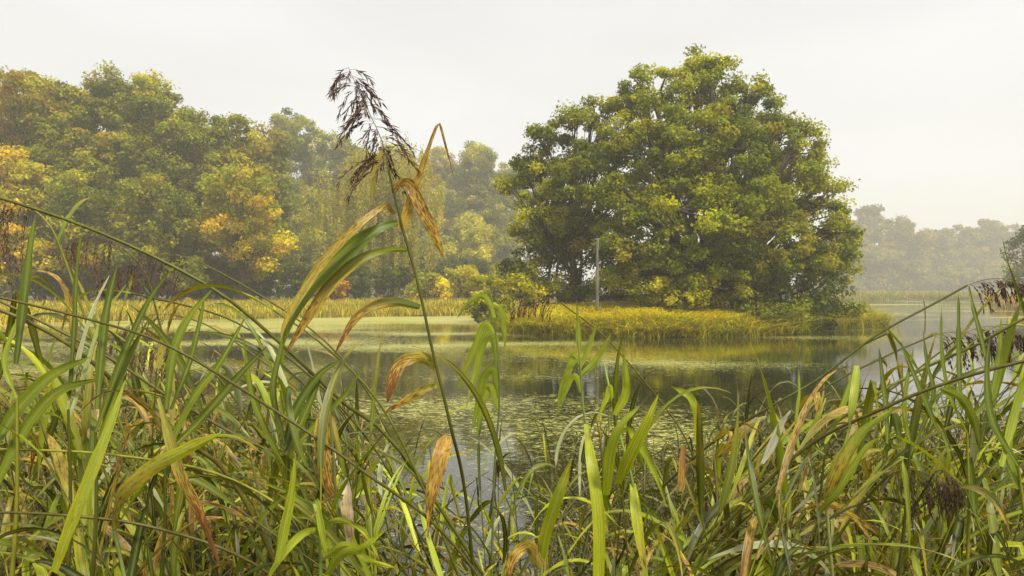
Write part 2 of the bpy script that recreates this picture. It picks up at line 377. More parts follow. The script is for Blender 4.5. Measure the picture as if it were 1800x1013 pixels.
BARK = np.array([0.075, 0.06, 0.042])
def pick_cols(rng, clumps, pal, zr=None):
    """pal: list of (colour, weight, height bias -1..1)"""
    z = clumps[:, 2]; zn = (z - z.min()) / max(np.ptp(z), 1e-3) * 2 - 1
    W = np.array([[w_ * math.exp(b * q * 1.3) for (_, w_, b) in pal] for q in zn]); W /= W.sum(1, keepdims=True)
    # spatially coherent choice
    ph = np.sin(clumps[:, 0] * 0.9 + rng.uniform(0, 6)) + np.sin(clumps[:, 2] * 1.1 + rng.uniform(0, 6)) + np.sin(clumps[:, 1] * 0.8)
    u = np.clip(0.5 + ph / 6 + rng.normal(size=len(z)) * 0.22, 0.001, 0.999)
    idx = (W.cumsum(1) < u[:, None]).sum(1).clip(0, len(pal) - 1)
    return np.array([pal[k][0] for k in idx]) * rng.uniform(0.75, 1.25, (len(z), 1))

def tree(name, label, base, lobes, pal, rc=0.6, per=100, size=0.16, tr_r=0.3, fork_z=None, dens=1.0, seed=1, bark=None, bcol=BARK,
         group=None, cat='tree', nb=12, flat=0.7, under=0.35, droop=0.0):
    rng = np.random.default_rng(seed); base = np.array(base, float)
    cl = lobe_clumps(rng, lobes, rc, dens, under)
    lob = np.array(lobes, float)
    if fork_z is None: fork_z = base[2] + (lob[:, 2].mean() - base[2]) * 0.55
    fork = np.array([base[0] * .5 + lob[:, 0].mean() * .5, base[1], fork_z])
    root = thing(name, base, label, cat, group)
    A = Acc(); limb_tubes(rng, A, base * 1.0, lobes, tr_r, fork, bcol, cl, nb)
    A.V = [v - base for v in A.V]
    A.build('trunk', bark or M_BARK, root)
    rad = rc * rng.uniform(0.65, 1.35, len(cl))
    V, Q, c = clump_leaves(rng, cl[:, :3], rad, pick_cols(rng, cl, pal), per, size, flat, droop)
    V[:, 2] = np.maximum(V[:, 2], base[2] - 0.3)
    mesh('crown', V - base, Q, M_FOL, root, col=c, smooth=False)
    return root
def LB(px, py, rx, rz, Y, ry=None):
    c = P(px, py, Y); s = Y / F
    return (c[0], c[1], c[2], rx * s, (ry if ry else (rx + rz) * 0.5 * s), rz * s)

G1 = (0.26, 0.275, 0.008); G2 = (0.135, 0.16, 0.006); G3 = (0.42, 0.40, 0.010); G4 = (0.06, 0.08, 0.006)
YEL = (0.70, 0.58, 0.012); GOLD = (0.72, 0.51, 0.010); ORG = (0.52, 0.25, 0.015); BRN = (0.34, 0.27, 0.015); YG = (0.50, 0.45, 0.015)
OAKPAL = [((.27, .24, .012), .25, .2), (G4, .9, 0), (G2, 2.4, .3), ((.22, .25, .009), 3.5, 0), (G1, 2.6, 0), ((.42, .41, .012), 2.0, -.2)]

YI = 33.5
def gz(x, y): return float(ground_h(np.array([x]), np.array([y]))[0])
oak_l = [LB(1240, 150, 62, 48, YI), LB(1160, 175, 70, 50, YI), LB(1120, 150, 30, 25, YI - .5), LB(1310, 195, 62, 52, YI), LB(1245, 118, 26, 22, YI), LB(1330, 160, 28, 24, YI + .5),
         LB(1230, 265, 110, 80, YI - 2), LB(1150, 285, 90, 75, YI - 2.8), LB(1340, 285, 90, 75, YI - 1), LB(1395, 300, 55, 45, YI + .5),
         LB(1410, 370, 75, 70, YI - .5), LB(1310, 385, 105, 75, YI - 4), LB(1190, 385, 100, 65, YI - 4.5), LB(1240, 460, 85, 42, YI - 4.5), LB(1370, 450, 85, 65, YI - 3),
         LB(1445, 435, 58, 60, YI - 1), LB(1440, 360, 55, 55, YI - .5), LB(1400, 260, 42, 45, YI), LB(1240, 110, 34, 26, YI), LB(1465, 400, 40, 40, YI - 1), LB(1110, 440, 60, 55, YI - 4), LB(1370, 230, 30, 30, YI), LB(1100, 350, 60, 50, YI - 2.5), LB(1150, 480, 70, 40, YI - 2), LB(1290, 495, 80, 38, YI - 2), LB(1215, 520, 70, 30, YI + 1), LB(1470, 440, 42, 45, YI), LB(1250, 330, 160, 130, YI + 3)]
bx = P(1205, 540, YI - 1.0)
tree('oak_tree', 'broad round oak with green and yellow leaves, the biggest tree on the island', (bx[0], bx[1], gz(bx[0], bx[1])), oak_l, OAKPAL,
     rc=0.5, per=150, size=0.145, tr_r=0.55, fork_z=3.0, seed=8, dens=1.15, nb=14)
lo_l = [LB(1045, 200, 42, 30, YI + 1), LB(1010, 235, 55, 45, YI + .5), LB(960, 250, 38, 32, YI + .5), LB(1060, 260, 60, 50, YI - .5), LB(965, 330, 55, 55, YI), LB(1040, 335, 70, 60, YI - 1.5),
        LB(897, 325, 30, 22, YI + .5), LB(920, 290, 18, 16, YI + .5), LB(945, 395, 48, 45, YI), LB(1020, 395, 60, 38, YI - 1.5), LB(1085, 200, 30, 26, YI), LB(1080, 360, 50, 50, YI - 2.5), LB(1062, 415, 50, 40, YI - 1.5), LB(1110, 230, 45, 45, YI - .5), LB(925, 420, 30, 30, YI), LB(1000, 300, 80, 70, YI + 2), LB(990, 420, 70, 45, YI + 2)]
bx = P(1003, 535, YI + 1)
tree('oak_tree', 'dark green oak at the left end of the island, lower than the round oak', (bx[0], bx[1], gz(bx[0], bx[1])), lo_l,
     [((.27, .22, .012), .3, .3), (G4, .9, 0), (G2, 2.4, 0), (G1, 3, 0), (G3, 1.2, -.3)], rc=0.48, per=140, size=0.14, tr_r=0.2, fork_z=3.6, seed=4, nb=14)
for k, (px, py, hh) in enumerate([(985, 535, 4.6), (1018, 535, 4.4), (962, 535, 4.2)]):
    b = P(px, py, YI + .3 + k * .8); b[2] = gz(b[0], b[1])
    c = b + np.array([0.1, 0, hh])
    tree('young_tree', ['thin dark sapling just left of the grey pole', 'thin dark sapling right behind the grey pole', 'thin dark sapling nearest the yellow shrub on the island'][k], b,
         [(c[0], c[1], c[2], 1.1, 1.1, 1.0), (c[0] + .5, c[1], c[2] - 1.0, .7, .8, .6)], [(G4, 2, 0), (G2, 2, 0)], rc=.4, per=60, size=.16, tr_r=.07, fork_z=b[2] + hh * .8, seed=60 + k)
# shrubs on the island
def shrub(name, label, lobes, pal, base, seed, rc=.4, per=90, size=.14, tr=.06, **kw):
    b = np.array([base[0], base[1], gz(base[0], base[1])]); return tree(name, label, b, lobes, pal, rc=rc, per=per, size=size, tr_r=tr, fork_z=b[2] + .5, seed=seed, cat='shrub', under=0.9, **kw)
bx = P(1200, 540, 29.3)
shrub('shrub', 'low bright green shrub under the round oak, above the golden grass', [LB(1130, 505, 55, 26, 29.6), LB(1200, 512, 60, 26, 29.2), LB(1265, 505, 50, 30, 29.6), LB(1085, 490, 40, 26, 30), LB(1160, 470, 40, 25, 31)], [(G1, 2, 0), (G3, 2, 0), (YG, 1, 0), (G2, 1, 0)], bx, 21)
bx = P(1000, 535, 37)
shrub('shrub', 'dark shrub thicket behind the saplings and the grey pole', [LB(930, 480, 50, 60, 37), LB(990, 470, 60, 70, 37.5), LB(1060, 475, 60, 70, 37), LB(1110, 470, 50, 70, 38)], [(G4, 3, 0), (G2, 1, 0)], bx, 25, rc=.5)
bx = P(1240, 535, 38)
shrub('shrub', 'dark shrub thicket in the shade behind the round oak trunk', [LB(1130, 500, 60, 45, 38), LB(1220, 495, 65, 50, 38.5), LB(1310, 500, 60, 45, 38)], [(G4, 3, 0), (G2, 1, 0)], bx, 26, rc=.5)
bx = P(1400, 560, 31.2)
shrub('waterside_shrub', 'tall green shrub hanging over the water at the right foot of the round oak', [LB(1345, 520, 42, 45, 30.2), LB(1400, 500, 55, 55, 31), LB(1450, 510, 45, 50, 32.5), LB(1365, 555, 42, 32, 28.4), LB(1420, 552, 48, 32, 29.8), LB(1470, 535, 40, 34, 31.6), LB(1330, 560, 25, 22, 27.8), LB(1310, 545, 25, 25, 29.5), LB(1485, 480, 22, 35, 33)], [(G4, 1, 0), (G2, 2.5, 0), (G1, 2.5, 0), (G3, .8, 0)], bx, 22, rc=.45)
bx = P(898, 575, 31)
shrub('shrub', 'yellow-green shrub at the left tip of the island', [LB(868, 520, 32, 32, 31.5), LB(900, 500, 30, 26, 32), LB(845, 545, 22, 20, 31.2), LB(885, 555, 26, 22, 30.5), LB(925, 510, 25, 22, 32)], [(YG, 1, .6), (G3, 1.2, .6), (G1, 2, -.3), (G2, 2, -.6)], bx, 23, rc=.36)
bx = P(960, 540, 33)
shrub('shrub', 'brownish-green low shrub behind the golden grass left of the grey pole', [LB(930, 480, 28, 24, 33.5), LB(965, 500, 30, 24, 33), LB(1030, 508, 30, 18, 33), LB(998, 512, 24, 16, 33)], [((.4, .3, .02), .4, 1), (G2, 2, -.5), (G1, 2, 0)], bx, 24)

# the far woods on the left
def auto_lobes(rng, px, top, bot, wpx, Y, n=9):
    """an uneven crown between picture heights top and bot, wpx half-width"""
    L = [LB(px + rng.uniform(-.1, .1) * wpx, top + wpx * .42, wpx * .45, wpx * .42, Y)]
    hh = bot - top; L.append(LB(px, top + hh * .55, wpx * .75, hh * .42, Y + .3 * wpx * Y / F))
    for k in range(n):
        f = (k + .7) / n; w_ = wpx * (0.55 + 0.45 * math.sin(min(f * 1.5, 1) * math.pi / 2))
        r = wpx * rng.uniform(.36, .52)
        L.append(LB(px + rng.uniform(-1, 1) * (w_ - r * .6), top + wpx * .35 + f * (hh - wpx * .5), r, r * rng.uniform(.75, 1.0), Y + rng.uniform(-1, .6) * wpx * Y / F * .8))
    return L
WP = [((.42, .27, .012), 1.6, .6), (BRN, 1.2, .6), (G1, 2, -.2), (G2, 1.6, 0), (G3, 1, 0)]
GP = [((.34, .27, .012), .7, .5), (G4, .7, 0), (G2, 2.2, 0), (G1, 3.2, 0), (G3, 1.2, -.2), (YG, .4, 0)]
GG = [(G3, 1.6, 0), ((.56, .44, .012), 2, -.5), (YEL, 1.4, -.8), (GOLD, .9, -.8), (G1, 2, 1), (BRN, .5, .6)]
HG = [((.34, .29, .015), .6, .3), (G2, 2, 0), (G1, 3, 0), (G3, 1.4, 0), (YG, .3, 0)]
PY_ = [(YG, 2, 0), (YEL, 1, 0), (G3, 2, 0), (G1, 1, 0), (BRN, .6, .5)]
woods = [  # label, px, top, bottom, half width px, Y, palette, seed
 ('brown-topped tree at the far left edge of the wood', 25, 118, 400, 95, 54, WP, 1),
 ('small golden maple low at the left edge of the wood', 18, 262, 490, 72, 49, [((.56, .42, .012), 2, 0), (YEL, 1, 0), (GOLD, 1.5, 0), (G3, 1, 0), (YG, 1, 0)], 2),
 ('tall green tree with a bushy rounded top, second from the left edge', 120, 150, 470, 85, 55, GP, 3),
 ('tall green tree with the highest twin tops in the left wood', 185, 122, 460, 72, 57, [((.26, .23, .015), .4, 1)] + GP, 4),
 ('tall green tree with a narrow pointed top beside the twin-topped tree', 262, 130, 460, 75, 58, [((.26, .23, .015), .4, 1)] + GP, 5),
 ('green tree in front of the twin-topped tree, with bright leaves', 150, 280, 480, 90, 51, GP, 6),
 ('green tree sloping down to the right behind the golden tree', 330, 192, 460, 62, 59, GP, 7),
 ('bright green tree left of the golden tree', 270, 300, 490, 85, 52, GP, 8),
 ('brownish-topped tree above the golden leaves', 405, 203, 440, 68, 60, [(BRN, 1, .8), (YG, 1.5, 0), (G1, 2, 0), (G2, 1, 0)], 9),
 ('golden yellow maple in the middle of the left wood', 425, 290, 470, 82, 53, GG, 10),
 ('hazy green tree with the tall top right of the golden maple', 512, 193, 450, 66, 108, HG, 11),
 ('hazy green tree right behind the tall-topped one', 582, 232, 460, 62, 114, HG, 12),
 ('hazy green tree with a rounded dome between plume and folded reed leaf', 700, 258, 470, 70, 132, PY_, 13),
 ('hazy brownish tree just right of the folded reed leaf', 765, 262, 480, 60, 136, [(BRN, 2, .5), (YG, 2, 0), (G1, 1, 0)], 14),
 ('hazy grey-green tree with the tallest dome left of the island', 838, 250, 490, 66, 134, HG, 15),
 ('hazy grey-green tree half hidden behind the island oaks', 905, 285, 500, 60, 128, HG, 16),
 ('hazy light green tree low in front of the grey-green dome', 820, 380, 500, 62, 105, [(YG, 2, 0), (G3, 2, 0), (G1, 1, 0)], 17),
 ('shorter green tree low between golden maple and birch', 548, 340, 500, 62, 92, HG, 18),
 ('tree filling the skyline between the far-left brown top and the second tree', 75, 135, 440, 60, 63, GP, 20),
 ('tree behind, between the twin-topped tree and the pointed one', 225, 150, 440, 60, 64, GP, 21),
 ('tree behind, showing between the pointed tree and the sloping one', 305, 195, 440, 58, 65, GP, 22),
 ('tree behind, between the sloping tree and the brownish top', 362, 225, 440, 52, 66, HG, 23),
 ('tree behind, right of the brownish top over the golden maple', 462, 232, 450, 52, 70, HG, 24),
 ('hazy tree behind the weeping birch', 640, 262, 470, 62, 140, HG, 25),
 ('hazy tree behind, between the rounded dome and the grey-green dome', 800, 290, 480, 60, 142, HG, 26),
 ('low dark tree right of the birch trunk', 720, 400, 505, 58, 100, [(G2, 2, 0), (G1, 2, 0), (YG, .6, 0)], 19),
]
for lab, px, top, bot, wpx, Y, pal, sd_ in woods:
    rng = np.random.default_rng(100 + sd_)
    s = Y / F; rc = 0.75 if Y < 65 else 1.15
    b = P(px, 530, Y); b[2] = gz(b[0], b[1])
    n = int(7 + (bot - top) / wpx * 3)
    tree('broadleaf_tree', lab, b, auto_lobes(rng, px, top, bot, wpx, Y, n), pal, rc=rc, per=130 if Y < 65 else 150, size=0.23 if Y < 65 else 0.36, tr_r=0.22 + .1 * rng.random(), seed=200 + sd_, nb=5, dens=1.15)
# weeping birch
rng = np.random.default_rng(5)
b = P(656, 530, 62); b[2] = gz(b[0], b[1])
root = thing('birch_tree', b, 'weeping birch with a white trunk and hanging yellow twigs in the hazy wood', 'tree')
tp = smooth_path([b - [0, 0, .4], P(655, 440, 62), P(664, 360, 62), P(672, 285, 62)], 12)
A = Acc(); A.add(*tube(tp - b, np.linspace(.2, .05, 12), 8), BARK)
hang = []
A.build('trunk', M_BIRCH, root); A = Acc()
for k in range(90):
    s = tp[rng.integers(4, 12)]; e = s + np.array([rng.normal() * 2.6, rng.normal() * 1.8, rng.uniform(.2, 1.8)])
    pp = smooth_path([s, (s + e) / 2 + [0, 0, .6], e, e + [0, 0, -rng.uniform(1, 5)]], 9)
    A.add(*tube(pp - b, np.linspace(.035, .01, 9), 4), np.array([.16, .13, .05]))
    for q in range(3, 9):
        hang.append(pp[q] + rng.normal(size=3) * .12)
        if rng.random() < .5: hang.append(pp[q] + rng.normal(size=3) * .25)
A.build('limb', M_BARK, root)
hang = np.array(hang); hang = np.vstack([hang + [0, 0, 0], hang + [0, 0, -.5], hang + [.05, 0, -1.0], hang[::2] + [0, 0, -1.6]])
cc = np.array([(0.5, .42, .06), (0.42, .38, .06), (.3, .3, .05)])[rng.integers(0, 3, len(hang))]
V, Q, c = clump_leaves(rng, hang, np.full(len(hang), .3), cc, 26, .15, 2.4, droop=.5)
mesh('crown', V - b, Q, M_FOL, root, col=c, smooth=False)
# undergrowth of the left wood: separate bushes
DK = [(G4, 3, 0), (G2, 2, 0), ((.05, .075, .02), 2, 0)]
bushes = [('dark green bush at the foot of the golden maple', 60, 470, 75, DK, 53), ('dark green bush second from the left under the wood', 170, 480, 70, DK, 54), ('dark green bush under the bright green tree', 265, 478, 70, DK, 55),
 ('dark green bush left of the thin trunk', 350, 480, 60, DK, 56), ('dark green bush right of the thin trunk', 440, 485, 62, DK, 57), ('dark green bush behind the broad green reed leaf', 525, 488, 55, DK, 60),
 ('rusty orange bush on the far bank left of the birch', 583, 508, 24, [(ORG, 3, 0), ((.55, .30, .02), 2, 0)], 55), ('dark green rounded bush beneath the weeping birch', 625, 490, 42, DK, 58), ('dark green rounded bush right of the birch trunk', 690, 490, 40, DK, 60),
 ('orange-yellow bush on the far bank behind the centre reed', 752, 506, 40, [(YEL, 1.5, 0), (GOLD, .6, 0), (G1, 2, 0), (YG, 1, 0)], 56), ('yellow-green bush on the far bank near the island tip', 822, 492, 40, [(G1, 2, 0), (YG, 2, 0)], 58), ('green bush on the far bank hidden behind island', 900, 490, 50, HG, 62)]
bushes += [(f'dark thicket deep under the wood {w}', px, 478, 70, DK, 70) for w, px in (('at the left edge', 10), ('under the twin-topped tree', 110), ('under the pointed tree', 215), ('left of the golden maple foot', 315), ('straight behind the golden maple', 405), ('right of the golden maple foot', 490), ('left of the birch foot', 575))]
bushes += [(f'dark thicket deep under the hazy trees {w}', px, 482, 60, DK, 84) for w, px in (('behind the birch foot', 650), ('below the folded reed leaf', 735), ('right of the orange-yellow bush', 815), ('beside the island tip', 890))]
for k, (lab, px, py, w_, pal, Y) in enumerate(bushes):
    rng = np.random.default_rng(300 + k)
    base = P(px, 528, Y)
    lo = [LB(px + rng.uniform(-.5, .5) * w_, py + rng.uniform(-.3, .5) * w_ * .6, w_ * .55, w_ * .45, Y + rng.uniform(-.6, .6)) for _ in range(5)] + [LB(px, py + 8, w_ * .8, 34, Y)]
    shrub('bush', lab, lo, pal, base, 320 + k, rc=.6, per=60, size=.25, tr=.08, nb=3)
# far right wood
RP = [((.12, .13, .015), 2, 0), ((.20, .19, .015), 2, 0), ((.26, .19, .02), 1, .4), ((.30, .26, .02), .7, 0)]
far = [('first hazy tree right of the round oak', 1500, 392, 520, 38, 100, 1), ('tallest hazy tree in the right-hand wood', 1530, 364, 510, 40, 106, 2), ('hazy tree with flat top right of the tallest one', 1585, 382, 520, 42, 108, 3),
 ('pale green tree standing forward in the far right wood', 1560, 440, 525, 34, 100, 4), ('hazy tree in the dip of the far wood', 1640, 400, 520, 40, 110, 5), ('broad hazy tree left of the hump', 1690, 393, 520, 40, 112, 6),
 ('hazy rounded tree forming the right hump', 1735, 386, 520, 42, 114, 7), ('faint hazy tree last before the dark right edge', 1785, 398, 520, 36, 118, 8), ('low orange-tinted tree at the far right shore', 1620, 455, 526, 34, 101, 9),
 ('low hazy bushy tree under the right hump', 1690, 460, 526, 36, 103, 10), ('low hazy bushy tree behind the plume at right', 1745, 455, 526, 36, 104, 11), ('faint hazy tree peeping beside the round oak', 1470, 400, 520, 36, 112, 12), ('low pale bush beside the round oak on far shore', 1510, 470, 526, 32, 98, 13)]
for lab, px, top, bot, wpx, Y, sd_ in far:
    Y *= 2.3
    rng = np.random.default_rng(400 + sd_); b = P(px, 528, Y); b[2] = gz(b[0], b[1])
    tree('broadleaf_tree', lab, b, auto_lobes(rng, px, top, bot + 6, wpx * 1.15, Y, 10), RP, rc=2.2, per=110, size=.95, tr_r=.5, seed=420 + sd_, nb=3, dens=1.2)
rng = np.random.default_rng(77); b = P(1800, 528, 72); b[2] = gz(b[0], b[1])
tree('broadleaf_tree', 'darker nearer tree cut off by the right edge of the photo', b, auto_lobes(rng, 1812, 385, 522, 44, 72, 9), [(G4, 1, 0), (G2, 2, 0), (G1, 1, 0)], rc=.8, per=60, size=.3, tr_r=.3, seed=99, nb=4)

# grey pole and stake
b = P(1050, 528, 28.7); b[2] = gz(b[0], b[1])
root = thing('pole', b, 'straight grey wooden pole standing in the golden island grass', 'pole')
A = Acc(); pp = smooth_path([(0, 0, -.3), (0.0, 0, 1.7), (0.02, 0, 3.4)], 14); A.add(*tube(pp, .065 + .008 * np.sin(np.arange(14) * 2.1), 10), (0.19, 0.18, 0.15))
A.build('shaft', M_BARK, root)
A = Acc(); pp = np.array([(0.02, 0, 3.4), (.02, 0, 3.43), (.02, 0, 3.45)]); A.add(*tube(pp, np.array([.072, .06, .004]), 10), (0.2, 0.19, 0.17)); A.build('cap', M_BARK, root)
b = P(1627, 562, 42); b[2] = 0
A = Acc(); A.add(*tube(smooth_path([(0, 0, -.4), (-.03, 0, .5), (-.12, 0, 1.15)], 8), np.linspace(.045, .03, 8), 7), (0.12, .07, .05))
A.add(*tube(smooth_path([(-.03, 0, .5), (.03, 0, .75)], 3), np.array([.02, .016, .008]), 5), (0.12, .07, .05))
st = A.build('stake', M_BARK); st.location = b; tag(st, 'thin dark wooden stake sticking out of the misty water at right', 'stake')

# ------------------------------------------------------------------ grasses
def tufts(rng, pos, h, blades, width, pal, spread=.35, arch=.5):
    n = len(pos); m = n * blades
    B = np.repeat(pos, blades, 0) + np.concatenate([rng.normal(size=(m, 2)) * spread * .35, np.zeros((m, 1))], 1)
    az = rng.uniform(0, 2 * np.pi, m); hd = np.stack([np.cos(az), np.sin(az), np.zeros(m)], 1)
    hh = np.repeat(h * rng.uniform(.5, 1.45, n) ** 1.2, blades) * rng.uniform(.55, 1.15, m)
    out_ = hh * arch * rng.uniform(.1, 1.2, m)
    side = np.stack([-np.sin(az + rng.normal(size=m)), np.cos(az), np.zeros(m)], 1); side = unit(side)
    rows = []
    for t_, wf in ((0, .8), (.4, 1), (.75, .8), (1, .1)):
        c = B + hd * (out_ * t_ ** 1.8)[:, None]; c[:, 2] += hh * (t_ - .25 * t_ ** 3 * arch)
        rows += [c - side * width * wf * .5, c + side * width * wf * .5]
    V = np.stack(rows, 1).reshape(-1, 3)
    k = np.arange(m)[:, None] * 8; q = np.array([[0, 1, 3, 2], [2, 3, 5, 4], [4, 5, 7, 6]])
    Q = (k[:, None, :] + q[None]).reshape(-1, 4)
    w_ = np.array([p[1] for p in pal], float); w_ /= w_.sum()
    tc_ = np.array([p[0] for p in pal])[rng.choice(len(pal), n, p=w_)]
    tc_ = tc_ * rng.uniform(.6, 1.25, (n, 1)); C = np.repeat(tc_, blades, 0) * rng.uniform(.6, 1.4, (m, 1)); C[rng.random(m) < .12] = (.3, .2, .07)
    return V, Q, np.repeat(np.clip(C, .01, .8), 8, 0)
GY1 = (.92, .72, .008); GY2 = (.75, .60, .02); GY3 = (.33, .36, .015); GO = (.75, .50, .015)
rng = np.random.default_rng(11)
x = rng.uniform(-2, 20.5, 26000); y = rng.uniform(26, 43, 26000); d = poly_sd(x, y, ISL)
keep = (d > -.1) & ((y < 33) | (x > 13)); x, y, d = x[keep], y[keep], d[keep]
z = ground_h(x, y); p = np.stack([x, y, z - .02], 1)
edge = d < .9; right = x > 11.0
Vs = Acc()
for sel, hgt, pal in ((~edge & ~right, .5, [(GY1, 4), (GY2, 2), (GO, .8), (GY3, .8)]), (edge & ~right, .62, [(GY3, 3), (GY2, 3), (GY1, .6)]), (right, .75, [(GY3, 3), (GY2, 2.5), (GY1, .5), ((.2, .24, .05), 1)])):
    q = p[sel][:1500]
    V, Q, c = tufts(rng, q, hgt * rng.uniform(.95, 1.05), 48, .028, pal, .9, 1.8); Vs.add(V, Q, c)
o = Vs.build('island_grass', M_GRASS, smooth=False); o['kind'] = 'stuff'; tag(o, 'golden yellow grass covering the island bank under the oaks', 'grass')
def far_grass(name, px0, px1, depth, n, h, width, pal, label, blades=14, spread=.9, off=0):
    px = rng.uniform(px0, px1, n); Y = shore_Y(px) + rng.random(n) ** 1.5 * depth - .3 + off
    x = (px - CX) / F * Y; z = ground_h(x, Y); k = z > -.12; q = np.stack([x, Y, z], 1)[k]
    V, Q, c = tufts(rng, q, h, blades, width, pal, spread); o = mesh(name, V, Q, M_GRASS, col=c, smooth=False); o['kind'] = 'stuff'; tag(o, label, 'grass')
far_grass('bank_grass', -120, 960, 13, 8000, .52, .05, [((.78, .60, .05), 3), ((.42, .40, .04), 2.5), ((.62, .42, .06), 1), ((.28, .31, .03), 1.4)], 'pale yellow-green grass strip along the far left bank')
far_grass('reed_fringe', 1400, 1745, 10, 2200, .8, .08, [((.34, .36, .10), 3), ((.42, .36, .12), 2)], 'pale hazy grass fringe along the far right shore')
far_grass('rust_grass', 1725, 1900, 9, 1500, .7, .06, [((.5, .36, .10), 3), ((.42, .28, .08), 2), ((.3, .3, .07), 1)], 'orange tinted grass on the small spit at the right edge')
# ------------------------------------------------------------------ reeds
LG = [np.array(c) for c in ((.115, .155, .003), (.175, .225, .005), (.29, .35, .025), (.065, .095, .003), (.33, .37, .006))]
LY = [np.array(c) for c in ((.42, .36, .04), (.34, .33, .04), (.5, .33, .04))]
LBR = [np.array(c) for c in ((.15, .07, .02), (.22, .12, .04), (.42, .32, .18), (.06, .028, .012))]
LPALE = np.array((.42, .46, .24))

def leaf_geo(path, wmax, side, col_a, col_b, dry_a, dry_b, seed, fold=.28, prof=None, base_w=.55):
    """ribbon leaf, three vertices across; side = (n,3) width directions"""
    n = len(path); T = unit(np.gradient(path, axis=0)); side = unit(side - T * (side * T).sum(1, keepdims=True)); nr = np.cross(side, T)
    nr = np.where((nr[:, 2:3] < 0), -nr, nr)
    t_ = np.linspace(0, 1, n)
    if prof is None:
        wd = np.minimum(base_w + (1 - base_w) * np.minimum(t_ / .25, 1), 1) * np.clip(1 - np.clip((t_ - .3) / .7, 0, 1) ** 1.9, 0, 1)
    else: wd = np.interp(t_, np.linspace(0, 1, len(prof)), prof)
    wd = (wd * wmax * .5 + .0004)[:, None]
    und = .0012 * np.sin(t_ * 23 + seed)[:, None]
    mid = path - nr * wd * fold
    q1 = path + side * wd * .5 - nr * wd * fold * .45; q2 = path - side * wd * .5 - nr * wd * fold * .45
    a = path + side * wd + nr * und; b = path - side * wd - nr * und
    V = np.stack([a, q1, mid, q2, b], 1).reshape(-1, 3)
    L = np.linalg.norm(np.diff(path, axis=0), axis=1).sum()
    z0 = np.zeros(n)
    U = np.stack([np.stack([wd[:, 0] * f, t_ * L, z0 + seed], 1) for f in (1, .5, 0, -.5, -1)], 1).reshape(-1, 3)
    k = np.arange(n - 1)[:, None] * 5
    Q = np.concatenate([np.stack([k + j, k + j + 1, k + j + 6, k + j + 5], -1).reshape(-1, 4) for j in range(4)])
    tt = np.repeat(t_, 5)[:, None]; C = col_a * (1 - tt) + col_b * tt
    # paler midrib
    rib = np.tile(np.array([0, 0, .35, 0, 0]), n)[:, None]; C = C * (1 - rib) + np.array([.36, .38, .12]) * rib
    D = (dry_a + (dry_b - dry_a) * np.repeat(t_, 5) ** 1.6)
    return V, Q, C, U, D

def grow(rng, p0, sdir, az, L, opening, droop, kink=None, n=13, curl=0.0):
    h = np.array([math.cos(az), math.sin(az), 0.]); d = unit(unit(sdir) * math.cos(opening) + h * math.sin(opening))
    pts = [p0]; stp = L / (n - 1)
    for k in range(1, n):
        t_ = k / (n - 1)
        if kink is not None and abs(t_ - kink) < .5 / (n - 1): d = unit(d * np.array([.35, .35, 0]) + np.array([0, 0, -1.0]) + h * .15)
        d = unit(d + np.array([0, 0, -1.]) * droop * t_ * 2.2 / (n - 1) + np.array([-h[1], h[0], 0]) * curl / (n - 1))
        pts.append(pts[-1] + d * stp)
    return np.array(pts)
def sides(path, twist, face):
    T = unit(np.gradient(path, axis=0)); t_ = np.linspace(0, 1, len(path))
    s0 = np.cross(T, np.array([0, 0, 1.])); w_ = np.linalg.norm(s0, axis=1, keepdims=True)
    s0 = unit(s0 + face * (1 - np.clip(w_ * 2, 0, 1)))
    # keep the width direction continuous
    for k in range(1, len(s0)):
        if s0[k] @ s0[k - 1] < 0: s0[k] = -s0[k]
    b = np.cross(T, s0); a = (twist * t_)[:, None]
    return s0 * np.cos(a) + b * np.sin(a)

def leaf_colour(rng, age):
    """age 0 fresh .. 1 dead"""
    a = np.clip(age + rng.normal() * .12, 0, 1)
    g = LG[rng.integers(0, 5)] * rng.choice([.3, .55, .8, 1.05, 1.3, 1.6])
    if rng.random() < .07: g = LPALE * rng.uniform(.7, 1)
    y = LY[rng.integers(0, 3)]; b = LBR[rng.integers(0, 4)]
    if a < .45: return g, g * (1 - a) + y * a, .0 + a * .25, .12 + a * .7
    if a < .75: return g * .4 + y * .6, b * .5 + y * .5, .22, .55
    return b, b * .8, .3, .5

